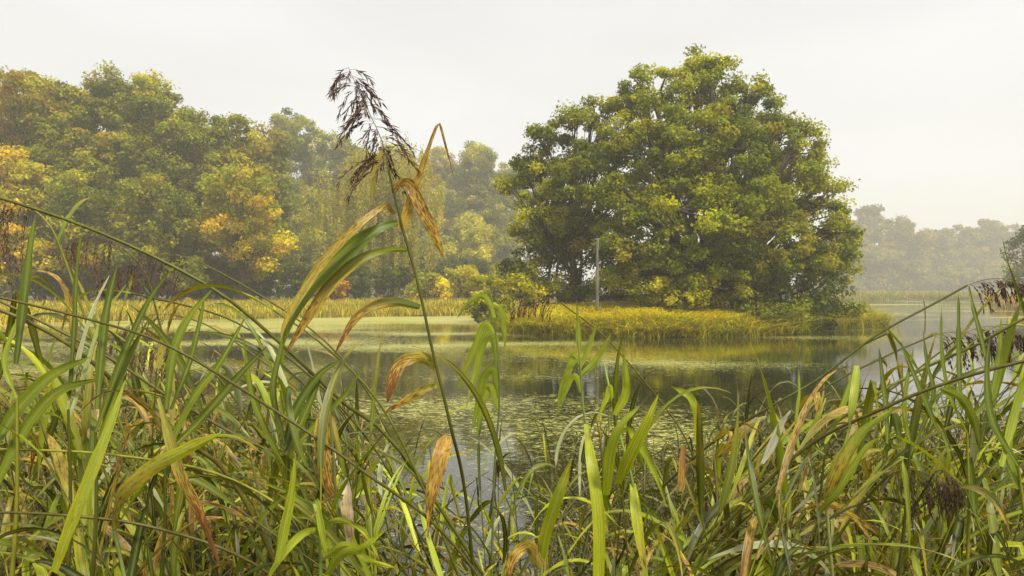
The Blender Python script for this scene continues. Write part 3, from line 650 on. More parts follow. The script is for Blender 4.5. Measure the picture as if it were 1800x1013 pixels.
STEMC = [np.array(c) for c in ((.14, .15, .012), (.22, .21, .02), (.08, .085, .01), (.11, .095, .015))]
def plume_geo(rng, axis, L, nbr, droop=1.0, wind=np.array([0., 0, 0]), sp=.015, spw=.0034, col=(.07, .035, .022), reach=.45, open_=.55, along=.9, taper=.72):
    A = Acc(); n = len(axis); T = unit(np.gradient(axis, axis=0))
    rad = np.linspace(.0013, .0005, n); A.add(*tube(axis, rad, 4), np.array([.16, .12, .06]))
    SV = []
    for k in range(nbr):
        t_ = (k + rng.random()) / nbr; i_ = min(int(t_ * (n - 1)), n - 2); p0 = axis[i_] + (axis[i_ + 1] - axis[i_]) * (t_ * (n - 1) - i_)
        az = rng.uniform(0, 2 * np.pi); h = np.array([math.cos(az), math.sin(az), 0])
        bl = L * reach * (1 - taper * t_) * rng.uniform(.55, 1.1) + .02
        d = unit(T[i_] * along + h * open_ + wind * .5); m = 9; pts = [p0]
        for q in range(1, m):
            d = unit(d + np.array([0, 0, -1]) * droop * .32 + wind * .12); pts.append(pts[-1] + d * bl / (m - 1))
        pts = np.array(pts); A.add(*tube(pts[::2], np.full(5, .00045), 3), np.array(col) * 1.6)
        for q in range(2, m):
            for r in range(2 if q < m - 1 else 3):
                dd = unit(unit(pts[q] - pts[q - 1]) + rng.normal(size=3) * .28 + np.array([0, 0, -.25])); s0 = pts[q] + rng.normal(size=3) * .001
                SV.append((s0, dd, sp * rng.uniform(.8, 1.5)))
    s0 = np.array([a for a, _, _ in SV]); dd = np.array([b for _, b, _ in SV]); ln = np.array([c for _, _, c in SV])[:, None]
    u = unit(np.cross(dd, rng.normal(size=dd.shape))); v = np.cross(dd, u)
    # three-sided spindle
    r3 = [u, -.5 * u + .87 * v, -.5 * u - .87 * v]; mid = s0 + dd * ln * .4
    rows = [s0, s0, s0] + [mid + a * spw * .5 for a in r3] + [s0 + dd * ln + a * .0001 for a in r3]
    V = np.stack(rows, 1).reshape(-1, 3); k = np.arange(len(s0))[:, None] * 9
    q = np.array([[0, 1, 4, 3], [1, 2, 5, 4], [2, 0, 3, 5], [3, 4, 7, 6], [4, 5, 8, 7], [5, 3, 6, 8]])
    Q = (k[:, None, :] + q[None]).reshape(-1, 4)
    C = np.repeat(np.array(col) * rng.uniform(.5, 1.9, (len(s0), 1)), 9, 0)
    A.add(V, Q, C); return A

def reed_from_path(rng, path, label, group, r0=.0035, leaves=8, age=.25, L=(.28, .46), W=(.016, .027), plume=False, t0=.25, az=None, droop=(.6, 2.4), plume_kw=None, name='reed', tap=.45):
    base = path[0]; root = thing(name, base, label, 'reed', group)
    A = Acc(); n = len(path); A.add(*tube(path - base, np.linspace(r0, r0 * tap, n), 6), STEMC[rng.integers(0, 4)] * rng.uniform(.8, 1.2)); A.build('stem', M_STEM, root)
    T = unit(np.gradient(path, axis=0)); az0 = rng.uniform(0, 2 * np.pi) if az is None else az
    for k in range(leaves):
        t_ = t0 + (1 - t0 - .01) * (k + .5 * rng.random()) / max(leaves, 1) if not (k == leaves - 1 and not plume) else .995
        i_ = min(int(t_ * (n - 1)), n - 2); f = t_ * (n - 1) - i_; p0 = path[i_] * (1 - f) + path[i_ + 1] * f
        a_ = az0 + (k % 2) * math.pi + rng.normal() * .5
        ll = rng.uniform(*L) * (1 - .25 * abs(t_ - .6)); ag = age + (.75 * (1 - t_) ** 2)  # lower leaves browner with age, exaggerated to paint in shade at the foot
        kink = rng.uniform(.35, .75) if rng.random() < .16 else None
        op = rng.uniform(.2, .75) if k < leaves - 1 or plume else rng.uniform(.02, .3)
        nn = 14; pt = grow(rng, p0, T[i_], a_, ll, op, rng.uniform(*droop), kink, nn, rng.normal() * .5)
        sd_ = sides(pt, rng.normal() * 1.1, np.array([rng.normal(), rng.normal() * .3, 0]))
        ca, cb, da, db = leaf_colour(rng, ag)
        V, Q, C, U, D = leaf_geo(pt - base, rng.uniform(*W), sd_, ca, cb, da, db, rng.uniform(0, 50), fold=rng.uniform(.15, .5))
        mesh('leaf', V, Q, M_LEAF, root, col=C, luv=U, dry=D)
    if plume:
        kw = dict(L=.22, nbr=26, droop=1.0); kw.update(plume_kw or {})
        PL = kw.pop('L'); d = T[-1]; pts = [path[-1]]
        for q in range(9): d = unit(d + np.array([0, 0, -1]) * .09 * kw['droop'] + kw.get('wind', np.zeros(3)) * .1); pts.append(pts[-1] + d * PL / 9)
        plume_geo(rng, np.array(pts) - base, PL, **kw).build('seed_head', M_PLUME, root)
    return root

def px_leaf(root, base, pts, wpx, ca, cb, da, db, seed, tilt=.2, prof=None, fold=.25, n=22, name='leaf', label=None):
    """a leaf laid through real points; width faces roughly the viewer"""
    p = smooth_path([P(*q) for q in pts], n); T = unit(np.gradient(p, axis=0)); s = unit(np.cross(T, np.array([0, 1., 0]) + np.array([.2, 0, .3]) * tilt))
    for k in range(1, n):
        if s[k] @ s[k - 1] < 0: s[k] = -s[k]
    Y = np.mean([q[2] for q in pts])
    V, Q, C, U, D = leaf_geo(p - base, wpx * Y / F, s, np.array(ca), np.array(cb), da, db, seed, fold=fold, prof=prof)
    o = mesh(name, V, Q, M_LEAF, root, col=C, luv=U, dry=D)
    if label: o['label'] = label
    return o

# ---- the tall centre reed
rng = np.random.default_rng(42)
Yh = 1.5
hp = smooth_path([P(850, 1250, 1.75), P(822, 900, 1.6), P(790, 740, Yh), P(760, 615, Yh), P(735, 500, Yh), P(706, 395, Yh), P(683, 298, Yh)], 40)
hb_ = hp[0]
hero = thing('reed', hb_, 'tallest reed with a dark brown plume standing against the sky left of centre', 'reed')
A = Acc(); A.add(*tube(hp - hb_, np.linspace(.0052, .0026, 40), 8), (.085, .085, .012)); A.build('stem', M_STEM, hero)
gG = (.10, .19, .025); gY = (.40, .36, .05); gB = (.22, .10, .03); gO = (.50, .24, .035)
S_ = hero
px_leaf(S_, hb_, [(692, 376, 1.5), (682, 363, 1.48), (668, 366, 1.46), (620, 405, 1.42), (560, 470, 1.4), (505, 560, 1.38), (492, 600, 1.38)], 15, (.22, .13, .04), (.36, .33, .05), .35, .25, 3, prof=[.5, .6, .8, 1, 1, .9, .6, .1])
px_leaf(S_, hb_, [(699, 392, 1.5), (665, 402, 1.47), (600, 448, 1.44), (545, 505, 1.42), (512, 560, 1.4), (497, 610, 1.4)], 30, (.09, .14, .008), (.17, .22, .012), .0, .2, 5, prof=[.3, .55, .9, 1, .95, .75, .45, .05], tilt=.1)
px_leaf(S_, hb_, [(716, 440, 1.5), (690, 439, 1.5), (640, 452, 1.47), (590, 490, 1.45), (550, 545, 1.43), (515, 600, 1.42), (503, 622, 1.42)], 21, (.20, .25, .015), (.22, .10, .025), .0, .6, 7, prof=[.3, .5, .75, 1, 1, .8, .5, .05], tilt=.3)
px_leaf(S_, hb_, [(690, 340, 1.5), (700, 325, 1.5), (716, 320, 1.5), (724, 330, 1.49), (745, 375, 1.48), (766, 418, 1.48), (781, 455, 1.48)], 21, (.12, .06, .025), (.50, .26, .04), .5, .38, 9, prof=[.4, .7, .8, 1, 1, .85, .6, .05])
px_leaf(S_, hb_, [(706, 404, 1.5), (718, 365, 1.5), (735, 315, 1.5), (755, 255, 1.5), (769, 219, 1.5), (773, 218, 1.5), (783, 255, 1.5), (796, 305, 1.5)], 17, (.50, .30, .04), (.05, .035, .02), .3, .6, 11, prof=[.9, 1, .85, .6, .4, .28, .22, .18, .05], n=30)
px_leaf(S_, hb_, [(672, 262, 1.5), (662, 290, 1.5), (656, 325, 1.5), (650, 362, 1.5)], 10, gY, (.3, .25, .05), .1, .3, 13, prof=[.6, 1, .8, .05])
px_leaf(S_, hb_, [(738, 540, 1.5), (700, 531, 1.48), (660, 537, 1.46), (625, 560, 1.45), (600, 600, 1.44), (588, 625, 1.44)], 17, (.12, .17, .03), (.20, .09, .03), .05, .85, 15)
px_leaf(S_, hb_, [(766, 648, 1.52), (745, 630, 1.5), (722, 630, 1.48), (700, 645, 1.47), (688, 675, 1.46), (681, 708, 1.46)], 21, (.36, .36, .05), (.10, .035, .015), .2, .85, 17, prof=[.5, .9, 1, 1, 1, .7, .05])
px_leaf(S_, hb_, [(768, 678, 1.52), (745, 685, 1.5), (715, 703, 1.5), (685, 720, 1.5), (672, 735, 1.5)], 14, (.2, .22, .03), (.40, .28, .05), .3, .5, 19)
px_leaf(S_, hb_, [(788, 765, 1.5), (778, 790, 1.44), (765, 840, 1.42), (755, 890, 1.42), (752, 945, 1.42)], 28, (.42, .19, .05), (.24, .10, .035), .30, .42, 21, prof=[.35, 1, 1, .95, .7, .2, .08], fold=.5, label='broad rust-brown dead leaf')
ax = smooth_path([P(683, 298, Yh), P(672, 250, Yh), (P(650, 200, Yh)), P(628, 155, Yh), P(612, 118, Yh)], 14)
plume_geo(rng, ax - hb_, .30, 64, taper=.55, droop=.55, wind=np.array([.05, 0, 0]), sp=.018, spw=.0028, col=(.075, .038, .02), reach=.33, open_=1.0, along=.25).build('seed_head', M_PLUME, hero)

# ---- named leaning reeds traced as real stems
REED_ID = [0]
def px_reed(pts, label, r=.0034, leaves=3, plume=None, age=.3, group=None, L=(.25, .4), W=(.014, .024), t0=.3, n=34, seed=None, **kw):
    REED_ID[0] += 1; rg = np.random.default_rng(900 + (seed or REED_ID[0]))
    path = smooth_path([P(*q) for q in pts], n)
    return reed_from_path(rg, path, label, group, tap=.75, r0=r, leaves=leaves, age=age, plume=plume is not None, plume_kw=plume, L=L, W=W, t0=t0, **kw)
WL = np.array([-.35, 0, 0]); WR = np.array([.4, 0, 0])
px_reed([(1000, 1250, 2.0), (720, 815, 1.9), (600, 705, 1.85), (480, 592, 1.8), (370, 505, 1.75), (190, 415, 1.7), (0, 348, 1.65), (-160, 310, 1.6)], 'long thick green stalk crossing the left side from the edge at tree height', r=.0058, leaves=2, t0=.15, age=.2)
px_reed([(900, 1100, 2.4), (700, 790, 2.3), (640, 680, 2.3), (560, 590, 2.3), (450, 515, 2.3), (350, 460, 2.3)], 'leaning stalk whose drooping brown plume hangs over the left bank', r=.0040, leaves=2, plume=dict(L=.34, nbr=34, droop=1.5, wind=WL, col=(.10, .055, .035), reach=.55), t0=.1)
px_reed([(600, 1250, 1.6), (430, 880, 1.55), (330, 775, 1.5), (230, 695, 1.5), (120, 605, 1.45), (0, 545, 1.4), (-150, 500, 1.4)], 'dark thick stalk rising to the left edge just above the reed bed', r=.0052, leaves=3, t0=.2)
px_reed([(820, 1150, 1.9), (600, 868, 1.85), (420, 768, 1.8), (300, 700, 1.8), (180, 622, 1.75), (0, 530, 1.7), (-120, 480, 1.7)], 'pale green stalk running parallel above the dark thick one', r=.0044, leaves=3, t0=.25)
px_reed([(780, 1000, 2.8), (650, 820, 2.7), (540, 700, 2.7), (440, 620, 2.7), (360, 570, 2.7), (300, 553, 2.7)], 'slender stalk with a hanging brown plume over the water at left', r=.004, leaves=3, plume=dict(L=.26, nbr=30, droop=1.6, wind=WL, col=(.11, .06, .035), reach=.5))
px_reed([(640, 1050, 2.3), (520, 860, 2.3), (440, 740, 2.2), (380, 660, 2.2), (335, 622, 2.2)], 'leaning stalk with a bunched brown plume low in the left reeds', r=.004, leaves=3, plume=dict(L=.26, nbr=36, droop=1.9, wind=WL * .4, col=(.12, .065, .035), reach=.5))
px_reed([(330, 1100, 1.9), (230, 800, 1.9), (150, 560, 1.9), (95, 410, 1.9), (60, 370, 1.9)], 'upright stalk with a ragged brown plume at the far left edge', r=.004, leaves=4, plume=dict(L=.22, nbr=44, droop=1.9, wind=WR * .2, col=(.13, .08, .045), reach=.9))
px_reed([(480, 1050, 2.5), (360, 800, 2.5), (290, 600, 2.5), (255, 480, 2.5), (215, 435, 2.5)], 'upright stalk with a drooping brown plume before the left wood', r=.004, leaves=4, plume=dict(L=.24, nbr=34, droop=1.8, wind=WR * .5, col=(.12, .07, .04), reach=.7))
px_reed([(200, 1100, 2.2), (120, 800, 2.2), (60, 600, 2.2), (20, 490, 2.2)], 'upright stalk with a tattered brown plume low at the left edge', r=.004, leaves=5, plume=dict(L=.22, nbr=40, droop=1.8, wind=WR * .3, col=(.13, .08, .05), reach=.8))
px_reed([(1290, 1000, 2.3), (1235, 850, 2.3), (1200, 762, 2.3), (1140, 680, 2.3), (1060, 590, 2.3), (985, 532, 2.3)], 'slender stalk leaning left with a brown plume in front of the island grass', r=.0034, leaves=2, plume=dict(L=.17, nbr=20, droop=1.8, wind=np.array([-.8, 0, 0]), col=(.10, .055, .03), reach=.34, spw=.0024), t0=.1)
px_reed([(1160, 860, 2.2), (1250, 780, 2.1), (1350, 718, 2.0), (1440, 665, 2.0), (1540, 590, 2.0), (1640, 535, 2.0), (1700, 502, 2.0)], 'long leaning stalk at right ending in the highest drooping plume', r=.0042, leaves=2, plume=dict(L=.20, nbr=26, droop=1.1, wind=WR, col=(.07, .035, .03), reach=.40), t0=.1)
px_reed([(1180, 1000, 2.2), (1330, 800, 2.1), (1440, 690, 2.1), (1560, 625, 2.1), (1640, 590, 2.1)], 'leaning stalk at right with a dark plume hanging into the leaves', r=.0038, leaves=3, plume=dict(L=.24, nbr=30, droop=1.4, wind=WR, col=(.07, .035, .03), reach=.5))
px_reed([(1120, 1050, 1.9), (1330, 860, 1.8), (1500, 720, 1.7), (1620, 650, 1.7), (1720, 605, 1.65), (1800, 560, 1.6), (1900, 520, 1.6)], 'dark stalk crossing the right reed bank to the edge just below the plumes', r=.0044, leaves=2)
px_reed([(1200, 1000, 1.7), (1400, 800, 1.6), (1560, 715, 1.5), (1680, 668, 1.45), (1800, 635, 1.4), (1900, 612, 1.4)], 'thick green stalk crossing the right reed bank, lowest at the edge', r=.0046, leaves=2)
px_reed([(1300, 1000, 2.2), (1480, 760, 2.2), (1600, 660, 2.2), (1690, 590, 2.2)], 'leaning stalk with a dark plume just beneath the highest plume at right', r=.0036, leaves=3, plume=dict(L=.22, nbr=34, droop=1.5, wind=WR * .7, col=(.06, .03, .025), reach=.55))
px_reed([(1350, 1150, 1.7), (1450, 980, 1.6), (1520, 880, 1.55), (1560, 838, 1.5)], 'bent stalk with a dark plume deep in the right reed bank', r=.0036, leaves=2, plume=dict(L=.15, nbr=26, droop=2.0, wind=WR * .6, col=(.05, .028, .01), reach=.7, spw=.0018))
px_reed([(1450, 1150, 1.8), (1560, 960, 1.7), (1620, 870, 1.65), (1640, 835, 1.6)], 'second bent stalk with a dark plume low in the right bank', r=.0036, leaves=2, plume=dict(L=.12, nbr=22, droop=2.0, wind=WR * .5, col=(.05, .028, .01), reach=.7, spw=.0018))

for pts_, lb_ in (([(1000, 1250, 1.5), (800, 960, 1.45), (640, 830, 1.4), (480, 720, 1.4), (300, 610, 1.35), (150, 560, 1.35), (-100, 500, 1.3)], 'thin pale stalk sweeping from the left edge to the bottom centre'),
   ([(760, 1200, 1.6), (560, 950, 1.5), (400, 840, 1.5), (200, 800, 1.45), (0, 790, 1.4), (-100, 790, 1.4)], 'low stalk lying almost level across the lower left reeds'),
   ([(800, 1100, 2.0), (700, 860, 1.9), (620, 740, 1.9), (520, 640, 1.9), (400, 560, 1.9), (230, 515, 1.9)], 'thin stalk leaning left towards the bank of the dark wood'),
   ([(860, 1150, 1.7), (740, 850, 1.6), (660, 700, 1.6), (560, 600, 1.6), (480, 545, 1.6)], 'thin stalk leaning left just below the broad green leaf'),
   ([(620, 1150, 1.5), (460, 1000, 1.4), (280, 930, 1.35), (100, 905, 1.3), (-80, 900, 1.3)], 'lowest level stalk near the bottom left corner')):
    px_reed(pts_, lb_, r=.0036, leaves=1, t0=.1)
# ---- middle reeds with light leaves
r_ = thing('reed', P(862, 1150, 1.9), 'upright reed with an arched light green leaf, right of the tallest reed', 'reed'); b_ = P(862, 1150, 1.9)
pth = smooth_path([b_, P(868, 850, 1.9), P(878, 700, 1.9), P(872, 600, 1.9), P(870, 558, 1.9)], 20); A = Acc(); A.add(*tube(pth - b_, np.linspace(.004, .0022, 20), 6), (.12, .15, .05)); A.build('stem', M_STEM, r_)
for pts, w_, ca, cb, da, db in [([(870, 560), (858, 530), (845, 520), (826, 530), (803, 560)], 9, LG[2], LG[1], 0, .1), ([(866, 535), (880, 545), (886, 580), (888, 612)], 12, LG[2], LG[1], 0, .1),
        ([(872, 600), (855, 570), (840, 600), (822, 640), (803, 690)], 14, LG[2], LG[1], 0, .15), ([(874, 640), (866, 590), (850, 600), (835, 660), (818, 720)], 15, LG[1], LG[2], 0, .1),
        ([(876, 700), (868, 650), (850, 665), (838, 720), (828, 760)], 14, LG[1], LG[1], 0, .1), ([(876, 720), (860, 680), (846, 720), (838, 770)], 13, LG[2], LG[1], 0, .1)]:
    px_leaf(r_, b_, [(a, b, 1.9) for a, b in pts], w_, ca, cb, da, db, rng.uniform(0, 50))
b_ = P(1060, 1200, 1.7); r_ = thing('reed', b_, 'upright bright green reed in the middle, its tip against the yellow water', 'reed')
pth = smooth_path([b_, P(1050, 850, 1.7), P(1028, 740, 1.7), P(1020, 650, 1.7), P(1016, 590, 1.7)], 20); A = Acc(); A.add(*tube(pth - b_, np.linspace(.0042, .002, 20), 6), (.18, .24, .05)); A.build('stem', M_STEM, r_)
for pts, w_ in [([(1018, 620), (1016, 570), (1014, 535)], 9), ([(1018, 650), (1035, 610), (1052, 560)], 8), ([(1020, 660), (1042, 640), (1062, 610), (1075, 585)], 11), ([(1018, 630), (1000, 650), (985, 690), (982, 725)], 9), ([(1022, 690), (1010, 660), (994, 690), (985, 720)], 9), ([(1020, 640), (1008, 625), (1000, 650), (982, 715)], 12)]:
    px_leaf(r_, b_, [(a, b, 1.7) for a, b in pts], w_, LG[2], LG[1], 0, .2, rng.uniform(0, 50))
px_leaf(r_, b_, [(1030, 745, 1.6), (1036, 790, 1.5), (1047, 860, 1.45), (1053, 930, 1.43), (1052, 1020, 1.42)], 20, LG[4], LG[4], .05, .12, 31, prof=[.4, .6, 1, 1, 1, .9])
b_ = P(1150, 1200, 1.5); r_ = thing('reed', b_, 'reed with the broad upright light green leaves just right of centre', 'reed')
pth = smooth_path([b_, P(1135, 1000, 1.5), P(1112, 850, 1.5), P(1096, 790, 1.5), P(1075, 700, 1.55), P(1062, 640, 1.6)], 20); A = Acc(); A.add(*tube(pth - b_, np.linspace(.005, .0025, 20), 6), (.2, .28, .05)); A.build('stem', M_STEM, r_)
for pts, w_, cb, db in [([(1086, 850, 1.45), (1108, 800, 1.42), (1138, 740, 1.4), (1158, 692, 1.4)], 22, LG[4], .1), ([(1066, 870, 1.45), (1072, 800, 1.42), (1090, 750, 1.4), (1130, 708, 1.4)], 20, LG[2], .1), ([(1112, 850, 1.5), (1122, 930, 1.45), (1136, 1020, 1.42)], 18, LG[4], .4),
                        ([(1090, 760, 1.5), (1110, 760, 1.45), (1150, 830, 1.43), (1172, 890, 1.42)], 13, LG[1], .2), ([(1080, 730, 1.5), (1100, 690, 1.5), (1098, 640, 1.5), (1096, 620, 1.5)], 15, LG[1], .1), ([(1076, 700, 1.5), (1072, 680, 1.5), (1066, 700, 1.5), (1048, 740, 1.5)], 9, LG[2], .1)]:
    px_leaf(r_, b_, pts, w_, LG[4], cb, 0, db, rng.uniform(0, 50))
b_ = P(950, 1200, 1.4); r_ = thing('reed', b_, 'reed whose single long lime leaf leans right at the bottom centre', 'reed')
A = Acc(); A.add(*tube(smooth_path([b_ * 0, P(948, 1080, 1.4) - b_, P(955, 960, 1.4) - b_], 8), np.linspace(.004, .003, 8), 6), (.2, .25, .05)); A.build('stem', M_STEM, r_)
px_leaf(r_, b_, [(952, 985, 1.4), (962, 930, 1.38), (982, 870, 1.36), (1004, 808, 1.36)], 21, LG[4], LG[1], .05, .25, 37, prof=[.5, .9, 1, .95, .7, .1])
px_leaf(r_, b_, [(950, 1000, 1.4), (930, 960, 1.38), (900, 985, 1.36), (888, 1040, 1.36)], 22, (.35, .3, .06), (.2, .1, .04), .3, .6, 39)
b_ = P(600, 1200, 1.45); r_ = thing('reed', b_, 'reed with a broad yellow-and-brown hanging leaf left of the tallest reed', 'reed')
A = Acc(); A.add(*tube(smooth_path([b_ * 0, P(592, 900, 1.45) - b_, P(582, 750, 1.45) - b_, P(578, 700, 1.45) - b_], 12), np.linspace(.004, .0025, 12), 6), (.16, .16, .05)); A.build('stem', M_STEM, r_)
px_leaf(r_, b_, [(580, 702, 1.43), (570, 725, 1.41), (566, 780, 1.4), (574, 840, 1.4), (590, 895, 1.4)], 28, (.32, .32, .04), (.30, .13, .04), .3, .62, 41, prof=[.2, .8, 1, 1, .8, .5, .05])
px_leaf(r_, b_, [(610, 840, 1.43), (608, 880, 1.4), (614, 930, 1.4), (612, 985, 1.4)], 22, (.48, .40, .30), (.34, .22, .14), .15, .3, 43, prof=[.2, .9, 1, .8, .4, .1], fold=.5)
b_ = P(250, 1250, 1.2); r_ = thing('reed', b_, 'reed with two long lime blades crossing the lower left corner', 'reed')
A = Acc(); A.add(*tube(smooth_path([b_ * 0, P(225, 1050, 1.2) - b_, P(200, 930, 1.2) - b_], 8), np.linspace(.005, .003, 8), 6), (.16, .2, .05)); A.build('stem', M_STEM, r_)
px_leaf(r_, b_, [(95, 1005, 1.15), (125, 920, 1.15), (165, 820, 1.16), (200, 730, 1.18), (220, 668, 1.2)], 22, LG[4], LG[2], .2, .05, 45, prof=[.6, .9, 1, .9, .6, .1])
px_leaf(r_, b_, [(200, 930, 1.2), (215, 870, 1.15), (270, 820, 1.13), (330, 790, 1.12), (388, 762, 1.12)], 26, (.30, .26, .04), LG[4], .35, .05, 47, prof=[.3, .6, .95, 1, .7, .1])
px_leaf(r_, b_, [(278, 700, 1.3), (295, 760, 1.28), (315, 830, 1.27), (350, 900, 1.27), (385, 990, 1.27)], 22, (.33, .34, .05), (.20, .09, .03), .1, .95, 49, prof=[.2, .8, 1, .9, .6, .1])
b_ = P(480, 1200, 1.3); r_ = thing('reed', b_, 'reed with an arching light green leaf at the bottom left of centre', 'reed')
A = Acc(); A.add(*tube(smooth_path([b_ * 0, P(560, 1050, 1.3) - b_, P(555, 880, 1.3) - b_], 8), np.linspace(.004, .003, 8), 6), (.2, .28, .06)); A.build('stem', M_STEM, r_)
for pts, w_ in [([(572, 920, 1.3), (600, 915, 1.28), (640, 935, 1.26), (668, 985, 1.25)], 10), ([(568, 930, 1.3), (530, 940, 1.28), (490, 985, 1.26), (465, 1030, 1.25)], 14), ([(488, 990, 1.2), (500, 930, 1.2), (512, 870, 1.2), (520, 795, 1.2)], 17),
                ([(560, 910, 1.3), (555, 880, 1.3), (565, 930, 1.28), (580, 1015, 1.28)], 12), ([(570, 980, 1.25), (610, 960, 1.22), (650, 985, 1.2), (700, 1000, 1.2)], 16), ([(575, 1010, 1.25), (600, 975, 1.22), (640, 960, 1.2), (680, 930, 1.2)], 16)]:
    px_leaf(r_, b_, pts, w_, LG[2], LG[4], 0, .12, rng.uniform(0, 50))
b_ = P(1480, 1200, 1.35); r_ = thing('reed', b_, 'reed with a wide pale-tipped blade rising from the right-hand bank', 'reed')
A = Acc(); A.add(*tube(smooth_path([b_ * 0, P(1462, 1000, 1.35) - b_, P(1450, 860, 1.35) - b_], 8), np.linspace(.004, .003, 8), 6), (.2, .22, .06)); A.build('stem', M_STEM, r_)
px_leaf(r_, b_, [(1452, 880, 1.35), (1475, 820, 1.33), (1510, 765, 1.32), (1548, 735, 1.31), (1582, 713, 1.3)], 30, (.22, .26, .04), LG[2], .35, .0, 51, prof=[.4, .8, 1, .75, .5, .3, .05])
px_leaf(r_, b_, [(1440, 900, 1.35), (1475, 860, 1.33), (1520, 790, 1.32), (1560, 760, 1.31)], 14, LG[1], LG[2], .1, .1, 53)
px_leaf(r_, b_, [(1340, 815, 1.6), (1356, 785, 1.6), (1374, 745, 1.6), (1390, 722, 1.6)], 15, (.55, .52, .42), (.45, .45, .32), .1, .15, 54, prof=[.3, .9, 1, .7, .1])
b_ = P(1270, 1100, 2.0); r_ = thing('reed', b_, 'reed with a dry buff leaf tip leaning over the water at right of centre', 'reed')
A = Acc(); A.add(*tube(smooth_path([b_ * 0, P(1262, 900, 2.0) - b_, P(1255, 800, 2.0) - b_], 8), np.linspace(.004, .003, 8), 6), (.2, .16, .06)); A.build('stem', M_STEM, r_)
px_leaf(r_, b_, [(1262, 805, 2.0), (1290, 775, 1.98), (1318, 748, 1.97), (1347, 732, 1.96)], 17, (.26, .18, .06), (.50, .50, .22), .4, .2, 55, prof=[.3, .8, .9, 1, .8, .1])
px_leaf(r_, b_, [(1180, 680, 1.9), (1198, 688, 1.88), (1216, 702, 1.87), (1224, 735, 1.87), (1222, 778, 1.87)], 13, LG[2], LG[4], 0, .2, 57, prof=[.1, .8, 1, .7, .6, .1])
px_leaf(r_, b_, [(1201, 785, 1.9), (1199, 820, 1.9), (1197, 865, 1.9)], 12, (.45, .19, .08), (.38, .18, .07), .2, .35, 58, prof=[.5, 1, 1, .6])

def leafy(label, foot, top, leaves_, seed, Y=1.35):
    b_ = P(*foot); rg = np.random.default_rng(seed); r_ = thing('reed', b_, label, 'reed')
    pth = smooth_path([b_, (b_ + P(*top)) / 2 + [.01, 0, .03], P(*top)], 14); A = Acc(); A.add(*tube(pth - b_, np.linspace(.005, .0025, 14), 6), STEMC[rg.integers(0, 3)]); A.build('stem', M_STEM, r_)
    for pts, w_, ca, cb, db in leaves_:
        w_ *= .62
        px_leaf(r_, b_, [(a, b, Y + .02 * i) for i, (a, b) in enumerate(pts)], w_, ca, cb, 0, db, rg.uniform(0, 60), prof=[.4, .75, 1, 1, .85, .6, .05])
g0, g1, g2, g3, g4 = LG
leafy('reed at the far left edge with wide upright dark green blades', (10, 1150, 1.35), (30, 700, 1.35), [([(28, 640), (42, 520), (52, 440), (62, 378)], 28, g3, g0, .05), ([(30, 700), (8, 640), (20, 590), (38, 548)], 18, g2, g1, .1), ([(-20, 800), (30, 720), (90, 660), (158, 628)], 36, g0, g1, .1), ([(-10, 860), (40, 760), (100, 690), (178, 665)], 34, g1, g0, .1)], 1)
leafy('reed with narrow upright blades second from the left edge', (110, 1150, 1.4), (120, 720, 1.4), [([(122, 700), (130, 580), (134, 480), (143, 408)], 15, g3, g0, .05), ([(118, 720), (140, 620), (165, 540), (192, 484)], 12, LPALE, LPALE, .1), ([(120, 740), (150, 650), (180, 560), (222, 500)], 12, LPALE, g2, .1)], 2, 1.4)
leafy('reed with a wide dark blade in front of the yellow far bank', (150, 1150, 1.3), (168, 760, 1.3), [([(170, 720), (178, 620), (188, 540), (207, 462)], 27, g0, g3, .05), ([(168, 760), (210, 640), (255, 540), (298, 476)], 19, g0, g3, .1), ([(168, 800), (200, 700), (220, 640), (262, 560)], 22, g1, g0, .2)], 3)
leafy('reed with two broad blades pointing right over the water at left', (270, 1150, 1.4), (290, 800, 1.4), [([(292, 720), (305, 620), (330, 560), (372, 510)], 25, g0, g1, .05), ([(300, 720), (332, 640), (350, 570), (360, 520)], 16, g3, g0, .05), ([(290, 800), (340, 700), (385, 640), (430, 560)], 20, g1, g0, .1), ([(290, 800), (350, 740), (420, 660), (468, 610)], 22, g0, g3, .1)], 4, 1.4)
leafy('reed with a fan of dark green blades left of the rust-brown leaf', (470, 1150, 1.5), (500, 820, 1.5), [([(500, 780), (480, 690), (492, 620), (508, 560)], 18, g3, g0, .05), ([(500, 790), (520, 720), (560, 660), (600, 632)], 24, g3, g0, .05), ([(502, 800), (530, 740), (552, 690), (566, 650)], 22, g0, g3, .05), ([(500, 820), (460, 740), (440, 680), (428, 590)], 18, g0, g1, .1), ([(505, 800), (570, 730), (610, 690), (640, 640)], 14, g1, g0, .1)], 5, 1.5)
leafy('reed with stiff upright blades below the highest plume at right', (1690, 1150, 1.6), (1700, 760, 1.6), [([(1735, 640), (1724, 590), (1712, 545), (1703, 503)], 13, g0, g3, .05), ([(1690, 720), (1686, 640), (1685, 570), (1685, 516)], 14, g0, g3, .05), ([(1700, 760), (1668, 690), (1655, 610), (1655, 540)], 11, g1, g0, .05), ([(1700, 740), (1740, 700), (1755, 640), (1760, 560)], 22, g0, g1, .05)], 6, 1.6)
leafy('reed with upright blades at the front edge of the right bank', (1400, 1150, 1.6), (1450, 800, 1.6), [([(1405, 800), (1400, 740), (1405, 690), (1404, 648)], 9, g2, g1, .05), ([(1450, 780), (1470, 740), (1490, 690), (1507, 633)], 17, g2, g1, .05), ([(1450, 800), (1420, 770), (1440, 730), (1452, 700)], 11, g1, g2, .05)], 7, 1.6)
